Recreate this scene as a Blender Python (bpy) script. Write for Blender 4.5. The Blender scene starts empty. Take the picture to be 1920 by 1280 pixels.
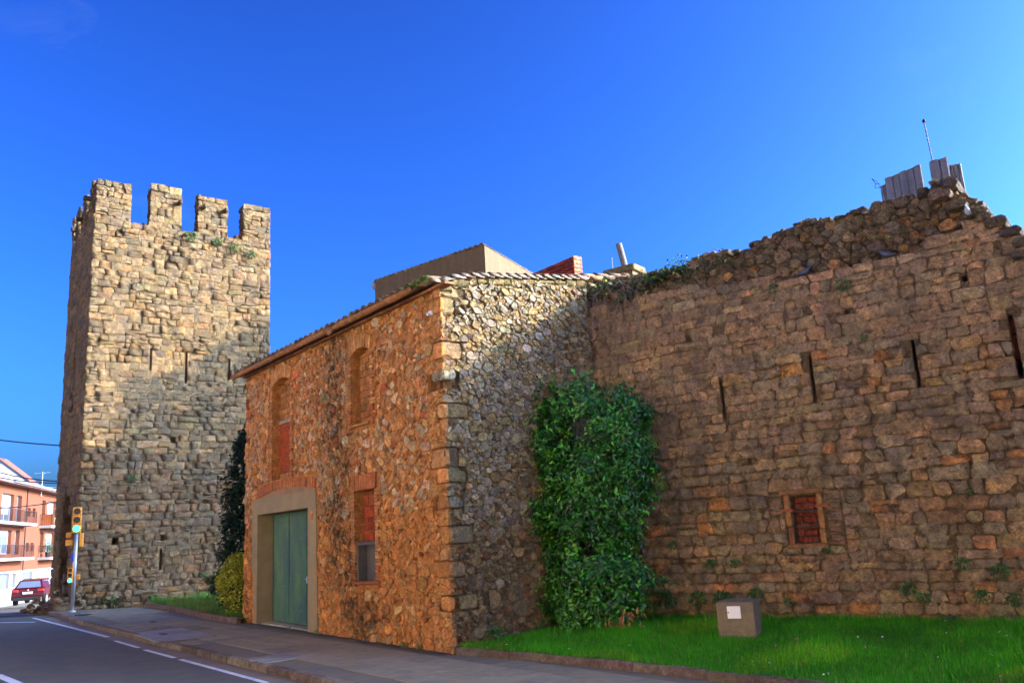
import bpy, math, random
import numpy as np
from mathutils import Vector, Matrix, noise

sc = bpy.context.scene
COL = sc.collection
rad = math.radians

# ------------------------------------------------------------------ camera
PITCH, ROLL, EYE = math.atan(358 / 1600.0), rad(3.2), 1.9
_F = Vector((0, math.cos(PITCH), math.sin(PITCH)))
_r0 = Vector((1, 0, 0))
_u0 = Vector((0, -math.sin(PITCH), math.cos(PITCH)))
_R = math.cos(ROLL) * _r0 - math.sin(ROLL) * _u0
_U = math.sin(ROLL) * _r0 + math.cos(ROLL) * _u0
cam = bpy.data.cameras.new('camera')
cam_o = bpy.data.objects.new('camera', cam)
COL.objects.link(cam_o)
cam.sensor_width, cam.lens, cam.clip_end = 36, 30, 3000
_M = Matrix((_R, _U, -_F)).transposed().to_4x4()
_M.translation = (0, 0, EYE)
cam_o.matrix_world = _M
sc.camera = cam_o

# ------------------------------------------------------------------ sky, sun, exposure
SUN_AZ, SUN_EL = 89.5, 21.0          # azimuth clockwise from +Y
world = bpy.data.worlds.new('World')
sc.world = world
world.use_nodes = True
_nt = world.node_tree
_bg = _nt.nodes['Background']
_sk = _nt.nodes.new('ShaderNodeTexSky')
_sk.sky_type = 'NISHITA'
_sk.sun_disc = False
_sk.sun_elevation, _sk.sun_rotation = rad(SUN_EL), rad(SUN_AZ)
_sk.air_density, _sk.dust_density, _sk.ozone_density = 1.0, 4.0, 9.0
_gm = _nt.nodes.new('ShaderNodeGamma')
_gm.inputs[1].default_value = 1.86
_nt.links.new(_sk.outputs[0], _gm.inputs[0])
_tc = _nt.nodes.new('ShaderNodeTexCoord')
_mp = _nt.nodes.new('ShaderNodeMapping')
_mp.inputs['Scale'].default_value = (1.6, 2.6, 4.5)
_mp.inputs['Rotation'].default_value = (0.3, 0.5, 0.9)
_cn = _nt.nodes.new('ShaderNodeTexNoise')
_cn.inputs['Scale'].default_value, _cn.inputs['Detail'].default_value, _cn.inputs['Roughness'].default_value = 1.7, 9, .62
_cn.inputs['Distortion'].default_value = 1.1
_cr = _nt.nodes.new('ShaderNodeValToRGB')
_cr.color_ramp.elements[0].position, _cr.color_ramp.elements[1].position = .60, .92
_cr.color_ramp.elements[1].color = (.13, .13, .13, 1)
_mx = _nt.nodes.new('ShaderNodeMix')
_mx.data_type = 'RGBA'
_mx.inputs[7].default_value = (5.2, 6.2, 7.4, 1)
_nt.links.new(_tc.outputs['Generated'], _mp.inputs[0])
_nt.links.new(_mp.outputs[0], _cn.inputs['Vector'])
_nt.links.new(_cn.outputs['Fac'], _cr.inputs[0])
_nt.links.new(_cr.outputs[0], _mx.inputs[0])
_nt.links.new(_gm.outputs[0], _mx.inputs[6])
_nt.links.new(_mx.outputs[2], _bg.inputs[0])
_bg.inputs[1].default_value = 0.069
_sl = bpy.data.lights.new('sun', 'SUN')
_sl.energy, _sl.angle, _sl.color = 5.0, rad(0.5), (1.0, 0.87, 0.68)
_so = bpy.data.objects.new('sun', _sl)
COL.objects.link(_so)
_a, _e = rad(90 - SUN_AZ), rad(SUN_EL)
SUN = Vector((math.cos(_a) * math.cos(_e), math.sin(_a) * math.cos(_e), math.sin(_e)))
_so.rotation_euler = SUN.to_track_quat('Z', 'Y').to_euler()
_so.location = (20, 0, 30)
sc.view_settings.view_transform = 'Standard'
sc.view_settings.look = 'None'
sc.view_settings.gamma = 1
sc.view_settings.use_curve_mapping = False
sc.view_settings.exposure = 1.46

# ------------------------------------------------------------------ helpers
def vnoise(x, y, z=0.0):
    return noise.noise(Vector((x, y, z)))

class MB:
    """collects verts, faces and one tint per vertex"""
    def __init__(s):
        s.v, s.f, s.t = [], [], []
    def add(s, vs, fs, tint=(1, 1, 1)):
        o = len(s.v)
        s.v.extend(vs)
        s.f.extend([tuple(i + o for i in f) for f in fs])
        s.t.extend([tint] * len(vs))
    def box(s, x0, x1, y0, y1, z0, z1, tint=(1, 1, 1)):
        s.add([(x0, y0, z0), (x1, y0, z0), (x1, y1, z0), (x0, y1, z0), (x0, y0, z1), (x1, y0, z1), (x1, y1, z1), (x0, y1, z1)],
              [(0, 3, 2, 1), (4, 5, 6, 7), (0, 1, 5, 4), (1, 2, 6, 5), (2, 3, 7, 6), (3, 0, 4, 7)], tint)
    def bbox(s, x0, x1, y0, y1, z0, z1, b=.01, tint=(1, 1, 1)):
        """box with chamfered edges"""
        vs = []
        for sx, X in ((1, x0), (-1, x1)):
            for sy, Y in ((1, y0), (-1, y1)):
                for sz, Z in ((1, z0), (-1, z1)):
                    vs += [(X, Y + sy * b, Z + sz * b), (X + sx * b, Y, Z + sz * b), (X + sx * b, Y + sy * b, Z)]
        I = lambda i, j, k, a: ((i * 2 + j) * 2 + k) * 3 + a
        fs = [(I(0, 0, 0, 0), I(0, 0, 1, 0), I(0, 1, 1, 0), I(0, 1, 0, 0)), (I(1, 0, 0, 0), I(1, 1, 0, 0), I(1, 1, 1, 0), I(1, 0, 1, 0)),
              (I(0, 0, 0, 1), I(1, 0, 0, 1), I(1, 0, 1, 1), I(0, 0, 1, 1)), (I(0, 1, 0, 1), I(0, 1, 1, 1), I(1, 1, 1, 1), I(1, 1, 0, 1)),
              (I(0, 0, 0, 2), I(0, 1, 0, 2), I(1, 1, 0, 2), I(1, 0, 0, 2)), (I(0, 0, 1, 2), I(1, 0, 1, 2), I(1, 1, 1, 2), I(0, 1, 1, 2))]
        for p in (0, 1):
            for q in (0, 1):
                fs += [(I(p, q, 0, 0), I(p, q, 1, 0), I(p, q, 1, 1), I(p, q, 0, 1)), (I(p, 0, q, 0), I(p, 1, q, 0), I(p, 1, q, 2), I(p, 0, q, 2)),
                       (I(0, p, q, 1), I(1, p, q, 1), I(1, p, q, 2), I(0, p, q, 2))]
        for i in (0, 1):
            for j in (0, 1):
                for k in (0, 1):
                    fs.append((I(i, j, k, 0), I(i, j, k, 1), I(i, j, k, 2)))
        s.add(vs, fs, tint)
    def prism(s, poly, fn, d0, d1, tint=(1, 1, 1)):
        """polygon in 2-D, fn(a, b, d) -> 3-D, extruded from d0 to d1"""
        n = len(poly)
        s.add([fn(a, b, d0) for a, b in poly] + [fn(a, b, d1) for a, b in poly],
              [tuple(range(n))[::-1], tuple(range(n, 2 * n))] + [(i, (i + 1) % n, n + (i + 1) % n, n + i) for i in range(n)], tint)
    def tube(s, pts, r, n=6, tint=(1, 1, 1), cap=True):
        pts = [Vector(p) for p in pts]
        rs = r if isinstance(r, (list, tuple)) else [r] * len(pts)
        vs, fs = [], []
        for i, p in enumerate(pts):
            t = (pts[min(i + 1, len(pts) - 1)] - pts[max(i - 1, 0)]).normalized()
            a = t.cross(Vector((0, 0, 1)) if abs(t.z) < .9 else Vector((1, 0, 0))).normalized()
            b = t.cross(a)
            for k in range(n):
                c = 2 * math.pi * k / n
                vs.append(tuple(p + a * math.cos(c) * rs[i] + b * math.sin(c) * rs[i]))
        for i in range(len(pts) - 1):
            for k in range(n):
                fs.append((i * n + k, i * n + (k + 1) % n, (i + 1) * n + (k + 1) % n, (i + 1) * n + k))
        if cap:
            fs += [tuple(range(n))[::-1], tuple(range((len(pts) - 1) * n, len(pts) * n))]
        s.add(vs, fs, tint)
    def ball(s, c, rx, ry, rz, n=10, m=6, tint=(1, 1, 1), rot=None):
        vs, fs = [], []
        for j in range(m + 1):
            th = math.pi * j / m
            for k in range(n):
                ph = 2 * math.pi * k / n
                p = Vector((rx * math.sin(th) * math.cos(ph), ry * math.sin(th) * math.sin(ph), rz * math.cos(th)))
                if rot: p = rot @ p
                vs.append((c[0] + p.x, c[1] + p.y, c[2] + p.z))
        for j in range(m):
            for k in range(n):
                fs.append((j * n + k, (j + 1) * n + k, (j + 1) * n + (k + 1) % n, j * n + (k + 1) % n))
        s.add(vs, fs, tint)
    def mesh(s, name, mat, smooth=False):
        me = bpy.data.meshes.new(name)
        me.from_pydata(s.v, [], s.f)
        if s.t:
            at = me.attributes.new('tint', 'FLOAT_COLOR', 'POINT')
            arr = np.ones((len(s.t), 4), dtype=np.float32)
            arr[:, :3] = np.array(s.t, dtype=np.float32)
            at.data.foreach_set('color', arr.ravel())
        if smooth:
            me.polygons.foreach_set('use_smooth', np.ones(len(me.polygons), dtype=bool))
        me.materials.append(mat)
        me.update()
        return me

def tag(o, label=None, cat=None, group=None, kind=None):
    if label: o['label'] = label
    if cat: o['category'] = cat
    if group: o['group'] = group
    if kind: o['kind'] = kind
    return o
def link(name, me, parent=None):
    o = bpy.data.objects.new(name, me)
    COL.objects.link(o)
    if parent: o.parent = parent
    return o
def obj(name, mb, mat, parent=None, smooth=False, label=None, kind=None):
    o = link(name, mb.mesh(name, mat, smooth), parent)
    return tag(o, label, None, None, kind)
def thing(name, label, cat, loc=(0, 0, 0), rotz=0.0, group=None):
    o = link(name, None)
    o.location = loc
    o.rotation_euler = (0, 0, rotz)
    return tag(o, label, cat, group)
def solo(name, mb, mat, label, cat, loc=(0, 0, 0), rotz=0, group=None, smooth=False):
    o = obj(name, mb, mat, None, smooth)
    o.location = loc
    o.rotation_euler = (0, 0, rotz)
    return tag(o, label, cat, group)
def struct(name, mb, mat, smooth=False):
    return tag(obj(name, mb, mat, None, smooth), kind='structure')

# ------------------------------------------------------------------ materials
def new_mat(name):
    m = bpy.data.materials.new(name)
    m.use_nodes = True
    return m, m.node_tree, m.node_tree.nodes['Principled BSDF']
class N:
    def __init__(s, nt): s.nt = nt
    def n(s, t, **kw):
        x = s.nt.nodes.new('ShaderNode' + t)
        for k, v in kw.items(): setattr(x, k, v)
        return x
    def l(s, a, b): s.nt.links.new(a, b)
    def noise(s, vec, scale, detail=6, rough=.6):
        x = s.n('TexNoise')
        x.inputs['Scale'].default_value, x.inputs['Detail'].default_value, x.inputs['Roughness'].default_value = scale, detail, rough
        s.l(vec, x.inputs['Vector'])
        return x.outputs['Fac']
    def ramp(s, fac, stops):
        x = s.n('ValToRGB')
        e = x.color_ramp.elements
        while len(e) < len(stops): e.new(.5)
        for i, (p, c) in enumerate(stops):
            e[i].position = p
            e[i].color = (*c, 1) if isinstance(c, (tuple, list)) else (c, c, c, 1)
        s.l(fac, x.inputs[0])
        return x.outputs[0]
    def mix(s, fac, a, b, mode='MIX'):
        x = s.n('Mix', data_type='RGBA', blend_type=mode)
        for sock, v in ((x.inputs[0], fac), (x.inputs[6], a), (x.inputs[7], b)):
            if hasattr(v, 'links'): s.l(v, sock)
            else: sock.default_value = (*v, 1) if isinstance(v, (tuple, list)) else v
        return x.outputs[2]
    def math(s, op, a, b=0.0):
        x = s.n('Math', operation=op)
        for sock, v in ((x.inputs[0], a), (x.inputs[1], b)):
            if hasattr(v, 'links'): s.l(v, sock)
            else: sock.default_value = v
        return x.outputs[0]
    def bump(s, h, strength, dist, normal=None):
        x = s.n('Bump')
        x.inputs['Strength'].default_value, x.inputs['Distance'].default_value = strength, dist
        s.l(h, x.inputs['Height'])
        if normal: s.l(normal, x.inputs['Normal'])
        return x.outputs[0]

def mat_masonry(name, lichen=(.06, .055, .045), l_lo=.52, l_hi=.72, l_amt=.7, ochre=0.0, speck=.35, mult=(1, 1, 1), bump=.7, stain=None, mottle=(.55, 1.4), patch=.35, pcol=(.24, .18, .12)):
    m, nt, p = new_mat(name)
    k = N(nt)
    co = k.n('TexCoord').outputs['Object']
    t = k.n('Attribute', attribute_name='tint').outputs['Color']
    c = k.mix(1.0, t, mult, 'MULTIPLY')
    c = k.mix(1.0, c, k.ramp(k.noise(co, 7, 8, .65), [(.3, mottle[0]), (.7, mottle[1])]), 'MULTIPLY')
    c = k.mix(1.0, c, k.ramp(k.noise(co, 24, 6, .7), [(.3, .55), (.7, 1.42)]), 'MULTIPLY')
    c = k.mix(1.0, c, k.ramp(k.noise(co, 70, 4, .7), [(.3, .62), (.7, 1.35)]), 'MULTIPLY')
    c = k.mix(k.math('MULTIPLY', k.ramp(k.noise(co, 2.6, 8, .7), [(.42, 0.0), (.66, 1.0)]), patch), c, pcol)
    lm = k.ramp(k.noise(co, 1.1, 10, .72), [(l_lo, 0.0), (l_hi, 1.0)])
    c = k.mix(k.math('MULTIPLY', lm, l_amt), c, lichen)
    if ochre:
        c = k.mix(k.math('MULTIPLY', k.ramp(k.noise(co, 2.3, 10, .7), [(.63, 0.0), (.7, 1.0)]), ochre), c, (.3, .2, .04))
    if speck:
        c = k.mix(k.math('MULTIPLY', k.ramp(k.noise(co, 20, 6, .75), [(.62, 0.0), (.72, 1.0)]), speck), c, (.42, .38, .32))
    if stain:                                     # rain-fed moss with a shape of its own: (z_max, width, [(z, x)...])
        zm, wd, pts = stain
        sx = k.n('SeparateXYZ')
        k.l(co, sx.inputs[0])
        lo, hi = min(x for z, x in pts), max(x for z, x in pts)
        xc = k.ramp(k.math('DIVIDE', sx.outputs[2], zm), [(z / zm, (x - lo) / (hi - lo)) for z, x in pts])
        xc = k.math('ADD', k.math('MULTIPLY', xc, hi - lo), lo)
        d = k.math('ABSOLUTE', k.math('SUBTRACT', sx.outputs[0], xc))
        d = k.math('ADD', d, k.math('MULTIPLY', k.math('SUBTRACT', k.noise(co, 1.6, 9, .74), .5), 3.0))
        f = k.ramp(k.math('DIVIDE', d, wd), [(.2, .9), (1.0, 0.0)])
        f = k.math('MULTIPLY', f, k.ramp(k.noise(co, 5.5, 8, .75), [(.42, .12), (.56, 1.0)]))
        f = k.math('MULTIPLY', f, k.ramp(k.noise(co, .9, 4, .6), [(.34, .55), (.5, 1.0)]))
        c = k.mix(f, c, (.05, .04, .018))
    k.l(c, p.inputs['Base Color'])
    p.inputs['Roughness'].default_value = .92
    p.inputs['Specular IOR Level'].default_value = .2
    b = k.bump(k.noise(co, 7, 10, .75), bump, .09)
    b = k.bump(k.noise(co, 28, 8, .78), min(1.0, bump * 1.3), .045, b)
    k.l(b, p.inputs['Normal'])
    return m

def mat_plain(name, col=None, rough=.8, var=.25, scale=6, bump=.2, bscale=40, bdist=.006, metal=0.0, dirt=None, spec=.4, tint=False, dscale=1.5, drange=(.5, .7)):
    m, nt, p = new_mat(name)
    k = N(nt)
    co = k.n('TexCoord').outputs['Object']
    c = k.n('Attribute', attribute_name='tint').outputs['Color'] if tint else None
    if c is None:
        rgb = k.n('RGB')
        rgb.outputs[0].default_value = (*col, 1)
        c = rgb.outputs[0]
    elif col: c = k.mix(1.0, c, col, 'MULTIPLY')
    if var:
        c = k.mix(1.0, c, k.ramp(k.noise(co, scale, 8, .65), [(.25, 1 - var), (.75, 1 + var)]), 'MULTIPLY')
    if dirt:
        c = k.mix(k.ramp(k.noise(co, dscale, 9, .7), [(drange[0], 0.0), (drange[1], .75)]), c, dirt)
    k.l(c, p.inputs['Base Color'])
    p.inputs['Roughness'].default_value, p.inputs['Metallic'].default_value = rough, metal
    p.inputs['Specular IOR Level'].default_value = spec
    if bump:
        k.l(k.bump(k.noise(co, bscale, 6, .65), bump, bdist), p.inputs['Normal'])
    return m

def mat_leaf(name, rough=.5, trans=.25, spec=.4):
    m, nt, p = new_mat(name)
    k = N(nt)
    c = k.n('Attribute', attribute_name='tint').outputs['Color']
    k.l(c, p.inputs['Base Color'])
    p.inputs['Roughness'].default_value = rough
    p.inputs['Specular IOR Level'].default_value = spec
    tr = k.n('BsdfTranslucent')
    k.l(k.mix(1.0, c, (1.3, 1.5, .6), 'MULTIPLY'), tr.inputs[0])
    mx = k.n('MixShader')
    mx.inputs[0].default_value = trans
    k.l(p.outputs[0], mx.inputs[1])
    k.l(tr.outputs[0], mx.inputs[2])
    k.l(mx.outputs[0], nt.nodes['Material Output'].inputs[0])
    return m

def mat_streak(name, col, dark, amt=.7):
    """render with rain streaks running down"""
    m, nt, p = new_mat(name)
    k = N(nt)
    co = k.n('TexCoord').outputs['Object']
    mp = k.n('Mapping')
    mp.inputs['Scale'].default_value = (5, 5, .35)
    k.l(co, mp.inputs[0])
    f = k.ramp(k.noise(mp.outputs[0], 1.6, 8, .7), [(.45, 0.0), (.75, amt)])
    c = k.mix(f, col, dark)
    c = k.mix(1.0, c, k.ramp(k.noise(co, 5, 8, .65), [(.3, .8), (.7, 1.15)]), 'MULTIPLY')
    k.l(c, p.inputs['Base Color'])
    p.inputs['Roughness'].default_value = .9
    k.l(k.bump(k.noise(co, 30, 6, .65), .3, .01), p.inputs['Normal'])
    return m

def mat_emit(name, col, s):
    m, nt, p = new_mat(name)
    p.inputs['Base Color'].default_value = (*col, 1)
    p.inputs['Emission Color'].default_value = (*col, 1)
    p.inputs['Emission Strength'].default_value = s
    return m

M_wall = mat_masonry('sandstone_blocks', bump=.6, mult=(1.24, 1.12, .85), pcol=(.31, .245, .185), patch=.5, lichen=(.11, .09, .065), l_lo=.48, l_hi=.66, l_amt=.75, ochre=.12, speck=.45, mottle=(.38, 1.7))
M_rubble_top = mat_masonry('ruined_core_stone', mult=(1.5, 1.4, 1.12), pcol=(.25, .205, .15), lichen=(.07, .06, .045), l_lo=.45, l_hi=.7, l_amt=.6, ochre=.2)
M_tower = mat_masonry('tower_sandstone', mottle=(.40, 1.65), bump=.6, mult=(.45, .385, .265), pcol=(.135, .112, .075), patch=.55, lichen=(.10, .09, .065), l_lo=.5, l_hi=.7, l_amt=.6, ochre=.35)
STAIN = (6.6, 1.1, [(.2, -3.4), (1.2, -4.1), (2.6, -4.75), (3.3, -4.45), (4.2, -4.7), (5.2, -4.75), (6.4, -4.6)])
M_fac = mat_masonry('facade_rubble', bump=.45, mult=(.97, .83, .56), patch=.2, pcol=(.30, .11, .03), lichen=(.13, .07, .035), l_lo=.55, l_hi=.75, l_amt=.5, stain=STAIN, speck=.2)
M_gab = mat_masonry('gable_rubble', bump=.6, mult=(.66, .58, .40), patch=.2, pcol=(.2, .145, .075), lichen=(.12, .10, .07), l_lo=.55, l_hi=.75, l_amt=.4, ochre=.1, speck=.2)
M_mortar_wall = mat_masonry('wall_mortar', mult=(1.12, 1.0, .8), pcol=(.20, .13, .07), lichen=(.09, .07, .05), l_amt=.6, speck=.6, bump=1.0)
M_mortar_fac = mat_masonry('facade_mortar', mult=(1.0, .78, .47), pcol=(.38, .18, .065), lichen=(.16, .08, .04), l_amt=.4, stain=STAIN, speck=.4, bump=.6)
M_mortar_gab = mat_masonry('gable_mortar', mult=(.62, .54, .37), pcol=(.2, .145, .075), lichen=(.14, .11, .08), l_amt=.5, speck=.6, bump=1.0)
M_brick = mat_masonry('clay_brick', mult=(.80, .60, .42), patch=.1, l_amt=.25, speck=.2, bump=.35)
M_brick_fac = mat_masonry('facade_brick', mult=(1.05, .85, .52), pcol=(.34, .16, .05), l_amt=.2, speck=.2, bump=.35, stain=STAIN)
M_tile = mat_masonry('roof_tile_clay', lichen=(.05, .045, .03), l_lo=.45, l_hi=.65, l_amt=.75, ochre=.8, bump=.4)
M_concrete = mat_plain('aged_concrete', (.33, .27, .18), .9, .3, 3, .4, 30, .01, dirt=(.15, .12, .07), dscale=1.2)
M_block = mat_plain('weathered_block_concrete', (.17, .12, .065), .92, .3, 9, .6, 45, .012, dirt=(.11, .085, .045), dscale=4)
M_dark = mat_plain('dark_recess', (.012, .010, .009), .95, 0, bump=0)
M_iron = mat_plain('rusty_iron', (.03, .02, .016), .7, .4, 30, .3, 90, .003, metal=.3)
M_white = mat_plain('white_paint', (.72, .66, .60), .45, .06, 8, 0)
M_render_bg = mat_streak('beige_render', (.135, .084, .030), (.05, .034, .016))
M_church = mat_streak('grey_church_stone', (.26, .225, .195), (.12, .11, .10))
M_galv = mat_plain('galvanised_steel', (.42, .43, .45), .45, .15, 12, .1, metal=.7)
M_pipe = mat_plain('fibre_cement_pipe', (.11, .10, .095), .8, .2, 8, .2)

# ------------------------------------------------------------------ masonry generators
def clip_poly(poly, nx, ny, c):
    """keeps the side nx*x + ny*y <= c"""
    out = []
    n = len(poly)
    for i in range(n):
        a, b = poly[i], poly[(i + 1) % n]
        da, db = nx * a[0] + ny * a[1] - c, nx * b[0] + ny * b[1] - c
        if da <= 0: out.append(a)
        if da * db < 0:
            t = da / (da - db)
            out.append((a[0] + (b[0] - a[0]) * t, a[1] + (b[1] - a[1]) * t))
    return out
def area(p):
    return .5 * sum(p[i][0] * p[(i + 1) % len(p)][1] - p[(i + 1) % len(p)][0] * p[i][1] for i in range(len(p))) if len(p) > 2 else 0.0
def cen(p):
    return (sum(q[0] for q in p) / len(p), sum(q[1] for q in p) / len(p))
def cut_openings(poly, ops, g=.012):
    for (a, b, c, d) in ops:
        xs, ys = [q[0] for q in poly], [q[1] for q in poly]
        if max(xs) <= a - g or min(xs) >= b + g or max(ys) <= c - g or min(ys) >= d + g: continue
        best = max((clip_poly(poly, 1, 0, a - g), clip_poly(poly, -1, 0, -b - g), clip_poly(poly, 0, 1, c - g), clip_poly(poly, 0, -1, -d - g)), key=area)
        poly = best
        if len(poly) < 3 or area(poly) < .0016: return None
    return poly
def chamfer(p, r):
    out = []
    n = len(p)
    for i in range(n):
        a, b, c = p[i - 1], p[i], p[(i + 1) % n]
        for q in (a, c):
            d = math.hypot(q[0] - b[0], q[1] - b[1])
            t = min(.4, r / d) if d > 1e-6 else 0
            out.append((b[0] + (q[0] - b[0]) * t, b[1] + (q[1] - b[1]) * t))
    return out

def stone_mesh(mb, poly, M, h, rng, bevel, tint, back=-.05, gap=.008, tilt=.12, rough=.3):
    """one stone: outline ring at the back, edge ring, inset front ring and centre"""
    c = cen(poly)
    n = len(poly)
    R = [max(1e-4, math.hypot(q[0] - c[0], q[1] - c[1])) for q in poly]
    tx, ty = rng.gauss(0, tilt), rng.gauss(0, tilt)
    vs = []
    for lvl in range(3):
        for q, r in zip(poly, R):
            ins = (gap, gap, bevel)[lvl]
            s = max(.25, 1 - ins * rng.uniform(.7, 1.3) / r)
            x, y = (q[0] - c[0]) * s, (q[1] - c[1]) * s
            w = (back, h * rng.uniform(.65, .95), h * (1 + rng.uniform(-rough, rough)) + x * tx + y * ty)[lvl]
            vs.append(M(c[0] + x, c[1] + y, w))
    vs.append(M(c[0], c[1], h * (1.1 + rng.uniform(-rough, rough))))
    fs = []
    for l in (0, 1):
        for i in range(n):
            j = (i + 1) % n
            fs.append((l * n + i, l * n + j, (l + 1) * n + j, (l + 1) * n + i))
    fs += [(2 * n + i, 2 * n + (i + 1) % n, 3 * n) for i in range(n)]
    mb.add(vs, fs, tint)

def courses(rng, u0, u1, z0, ztop, hr, wr, ops, top=None, wob=.035, split=.12, skip=None, jit=.010):
    """rows of squared stones: list of outlines"""
    out = []
    z = z0
    k = rng.uniform(0, 50)
    row = 0
    line = lambda zb, u, kk: zb + wob * vnoise(u * .55, kk, 3.1) + wob * .5 * vnoise(u * 1.9, kk, 7.7)
    while z < ztop:
        h = rng.uniform(*hr)
        u = u0 - rng.uniform(0, .15)
        ka, kb = k, k + 1.37
        jl = 0.0
        first = True
        while u < u1:
            w = rng.uniform(*wr) * (1.35 if rng.random() < .18 else 1.0) * (.55 if rng.random() < .14 else 1.0)
            ue = min(u + w, u1)
            if u1 - ue < .13: ue = u1
            jr = rng.gauss(0, .018)
            ua = max(u, u0)
            s = lambda uu, t: (uu, (1 - t) * line(z, uu, ka) + t * line(z + h, uu, kb))
            a, b = (ua - (jl if not first else 0), ua + (jl if not first else 0)), (ue - jr if ue < u1 else ue, ue + jr if ue < u1 else ue)
            def quad(t0, t1):
                q0, q1, q2, q3 = s(a[0], t0), s(b[0], t0), s(b[1], t1), s(a[1], t1)
                r = min(.06, (q3[1] - q0[1]) * .3)
                p = chamfer([q0, q1, q2, q3], r * rng.uniform(.35, 1.0))
                if q1[0] - q0[0] > .2:
                    f, g2 = rng.uniform(.35, .65), rng.uniform(.35, .65)
                    bot = (p[1][0] + (p[2][0] - p[1][0]) * f, p[1][1] + (p[2][1] - p[1][1]) * f)
                    tpp = (p[5][0] + (p[6][0] - p[5][0]) * g2, p[5][1] + (p[6][1] - p[5][1]) * g2)
                    p = p[:2] + [bot] + p[2:6] + [tpp] + p[6:]
                return [(x + rng.gauss(0, jit), y + rng.gauss(0, jit)) for x, y in p]
            if ue - ua > .08:
                parts = [(0, 1)]
                if rng.random() < split and h > .2:
                    t = rng.uniform(.4, .6); parts = [(0, t), (t, 1)]
                for t0, t1 in parts:
                    p = cut_openings(quad(t0, t1), ops)
                    if p:
                        cc = cen(p)
                        if top and max(q[1] for q in p) > top(cc[0]) + .04: continue
                        if skip and skip(*cc): continue
                        out.append(p)
            u, jl, first = ue, jr, False
        z += h
        k += 1.37
        row += 1
    return out

def rubble(rng, u0, u1, z0, z1, ops, radii, asp=1.25, top=None, seeds=()):
    """irregular stones: power diagram over darts of mixed size"""
    pts = []
    cell = .12
    grid = {}
    rmax = max([r[1] for r in radii] + [s[2] for s in seeds])
    def ok(x, y, r):
        n = int((r + rmax) / cell) + 1
        ix, iy = int(x // cell), int(y // cell)
        for i in range(ix - n, ix + n + 1):
            for j in range(iy - n, iy + n + 1):
                for (a, b, c) in grid.get((i, j), ()):
                    if (a - x) ** 2 + (b - y) ** 2 < ((r + c) * .92) ** 2: return False
        return True
    def put(x, y, r):
        pts.append((x, y, r))
        grid.setdefault((int(x // cell), int(y // cell)), []).append((x, y, r))
    za, zb = z0 * asp, z1 * asp
    for x, y, r in seeds: put(x, y * asp, r)
    A = (u1 - u0) * (zb - za)
    for lo, hi, frac in radii:
        tries = int(frac * A / (math.pi * ((lo + hi) / 2) ** 2) * 2.2)
        for _ in range(tries):
            x, y, r = rng.uniform(u0, u1), rng.uniform(za, zb), rng.uniform(lo, hi)
            if ok(x, y, r): put(x, y, r)
    out = []
    for (x, y, r) in pts:
        R = (r + rmax) * 1.55
        n = int(R / cell) + 1
        ix, iy = int(x // cell), int(y // cell)
        poly = [(max(u0, x - 2.2 * r), max(za, y - 2.2 * r)), (min(u1, x + 2.2 * r), max(za, y - 2.2 * r)), (min(u1, x + 2.2 * r), min(zb, y + 2.2 * r)), (max(u0, x - 2.2 * r), min(zb, y + 2.2 * r))]
        nb = []
        for i in range(ix - n, ix + n + 1):
            for j in range(iy - n, iy + n + 1):
                for q in grid.get((i, j), ()):
                    if q[0] != x or q[1] != y: nb.append(q)
        nb.sort(key=lambda q: (q[0] - x) ** 2 + (q[1] - y) ** 2)
        for (a, b, c) in nb[:22]:
            dx, dy = a - x, b - y
            poly = clip_poly(poly, dx, dy, dx * (x + a) / 2 + dy * (y + b) / 2 + (r * r - c * c) / 2)
            if len(poly) < 3: break
        if len(poly) < 3: continue
        # drop very short edges
        q = [p for i, p in enumerate(poly) if math.hypot(p[0] - poly[i - 1][0], p[1] - poly[i - 1][1]) > .018]
        if len(q) < 3: continue
        q = [(a, b / asp) for a, b in q]
        q = cut_openings(q, ops)
        if not q or area(q) < .0012: continue
        cc = cen(q)
        if top and max(p[1] for p in q) > top(cc[0]) + .02:
            continue
        out.append(q)
    return out

def emit_stones(parent, mat, batches, n_obj, name='stone', smooth=True, min_area=0):
    """batches: (polys, M, style(c, a, rng) -> dict); the n_obj largest become objects, the rest one joined part"""
    rng = random.Random(11)
    allp = [(area(p), p, M, st) for polys, M, st in batches for p in polys]
    allp.sort(key=lambda q: -q[0])
    rest = MB()
    for i, (a, p, M, st) in enumerate(allp):
        kw = st(cen(p), a, rng)
        if i < n_obj:
            mb = MB()
            stone_mesh(mb, p, M, rng=rng, **kw)
            link(name, mb.mesh(name, mat, smooth), parent)
        else:
            stone_mesh(rest, p, M, rng=rng, **kw)
    if rest.v:
        tag(link(name + '_facing', rest.mesh(name + '_facing', mat, smooth), parent), kind='stuff')

def pick(rng, pal, j=.12):
    tot = sum(w for _, w in pal)
    r = rng.uniform(0, tot)
    for c, w in pal:
        r -= w
        if r <= 0: break
    b = math.exp(rng.gauss(0, j))
    return tuple(x * b * math.exp(rng.gauss(0, .04)) for x in c)

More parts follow.
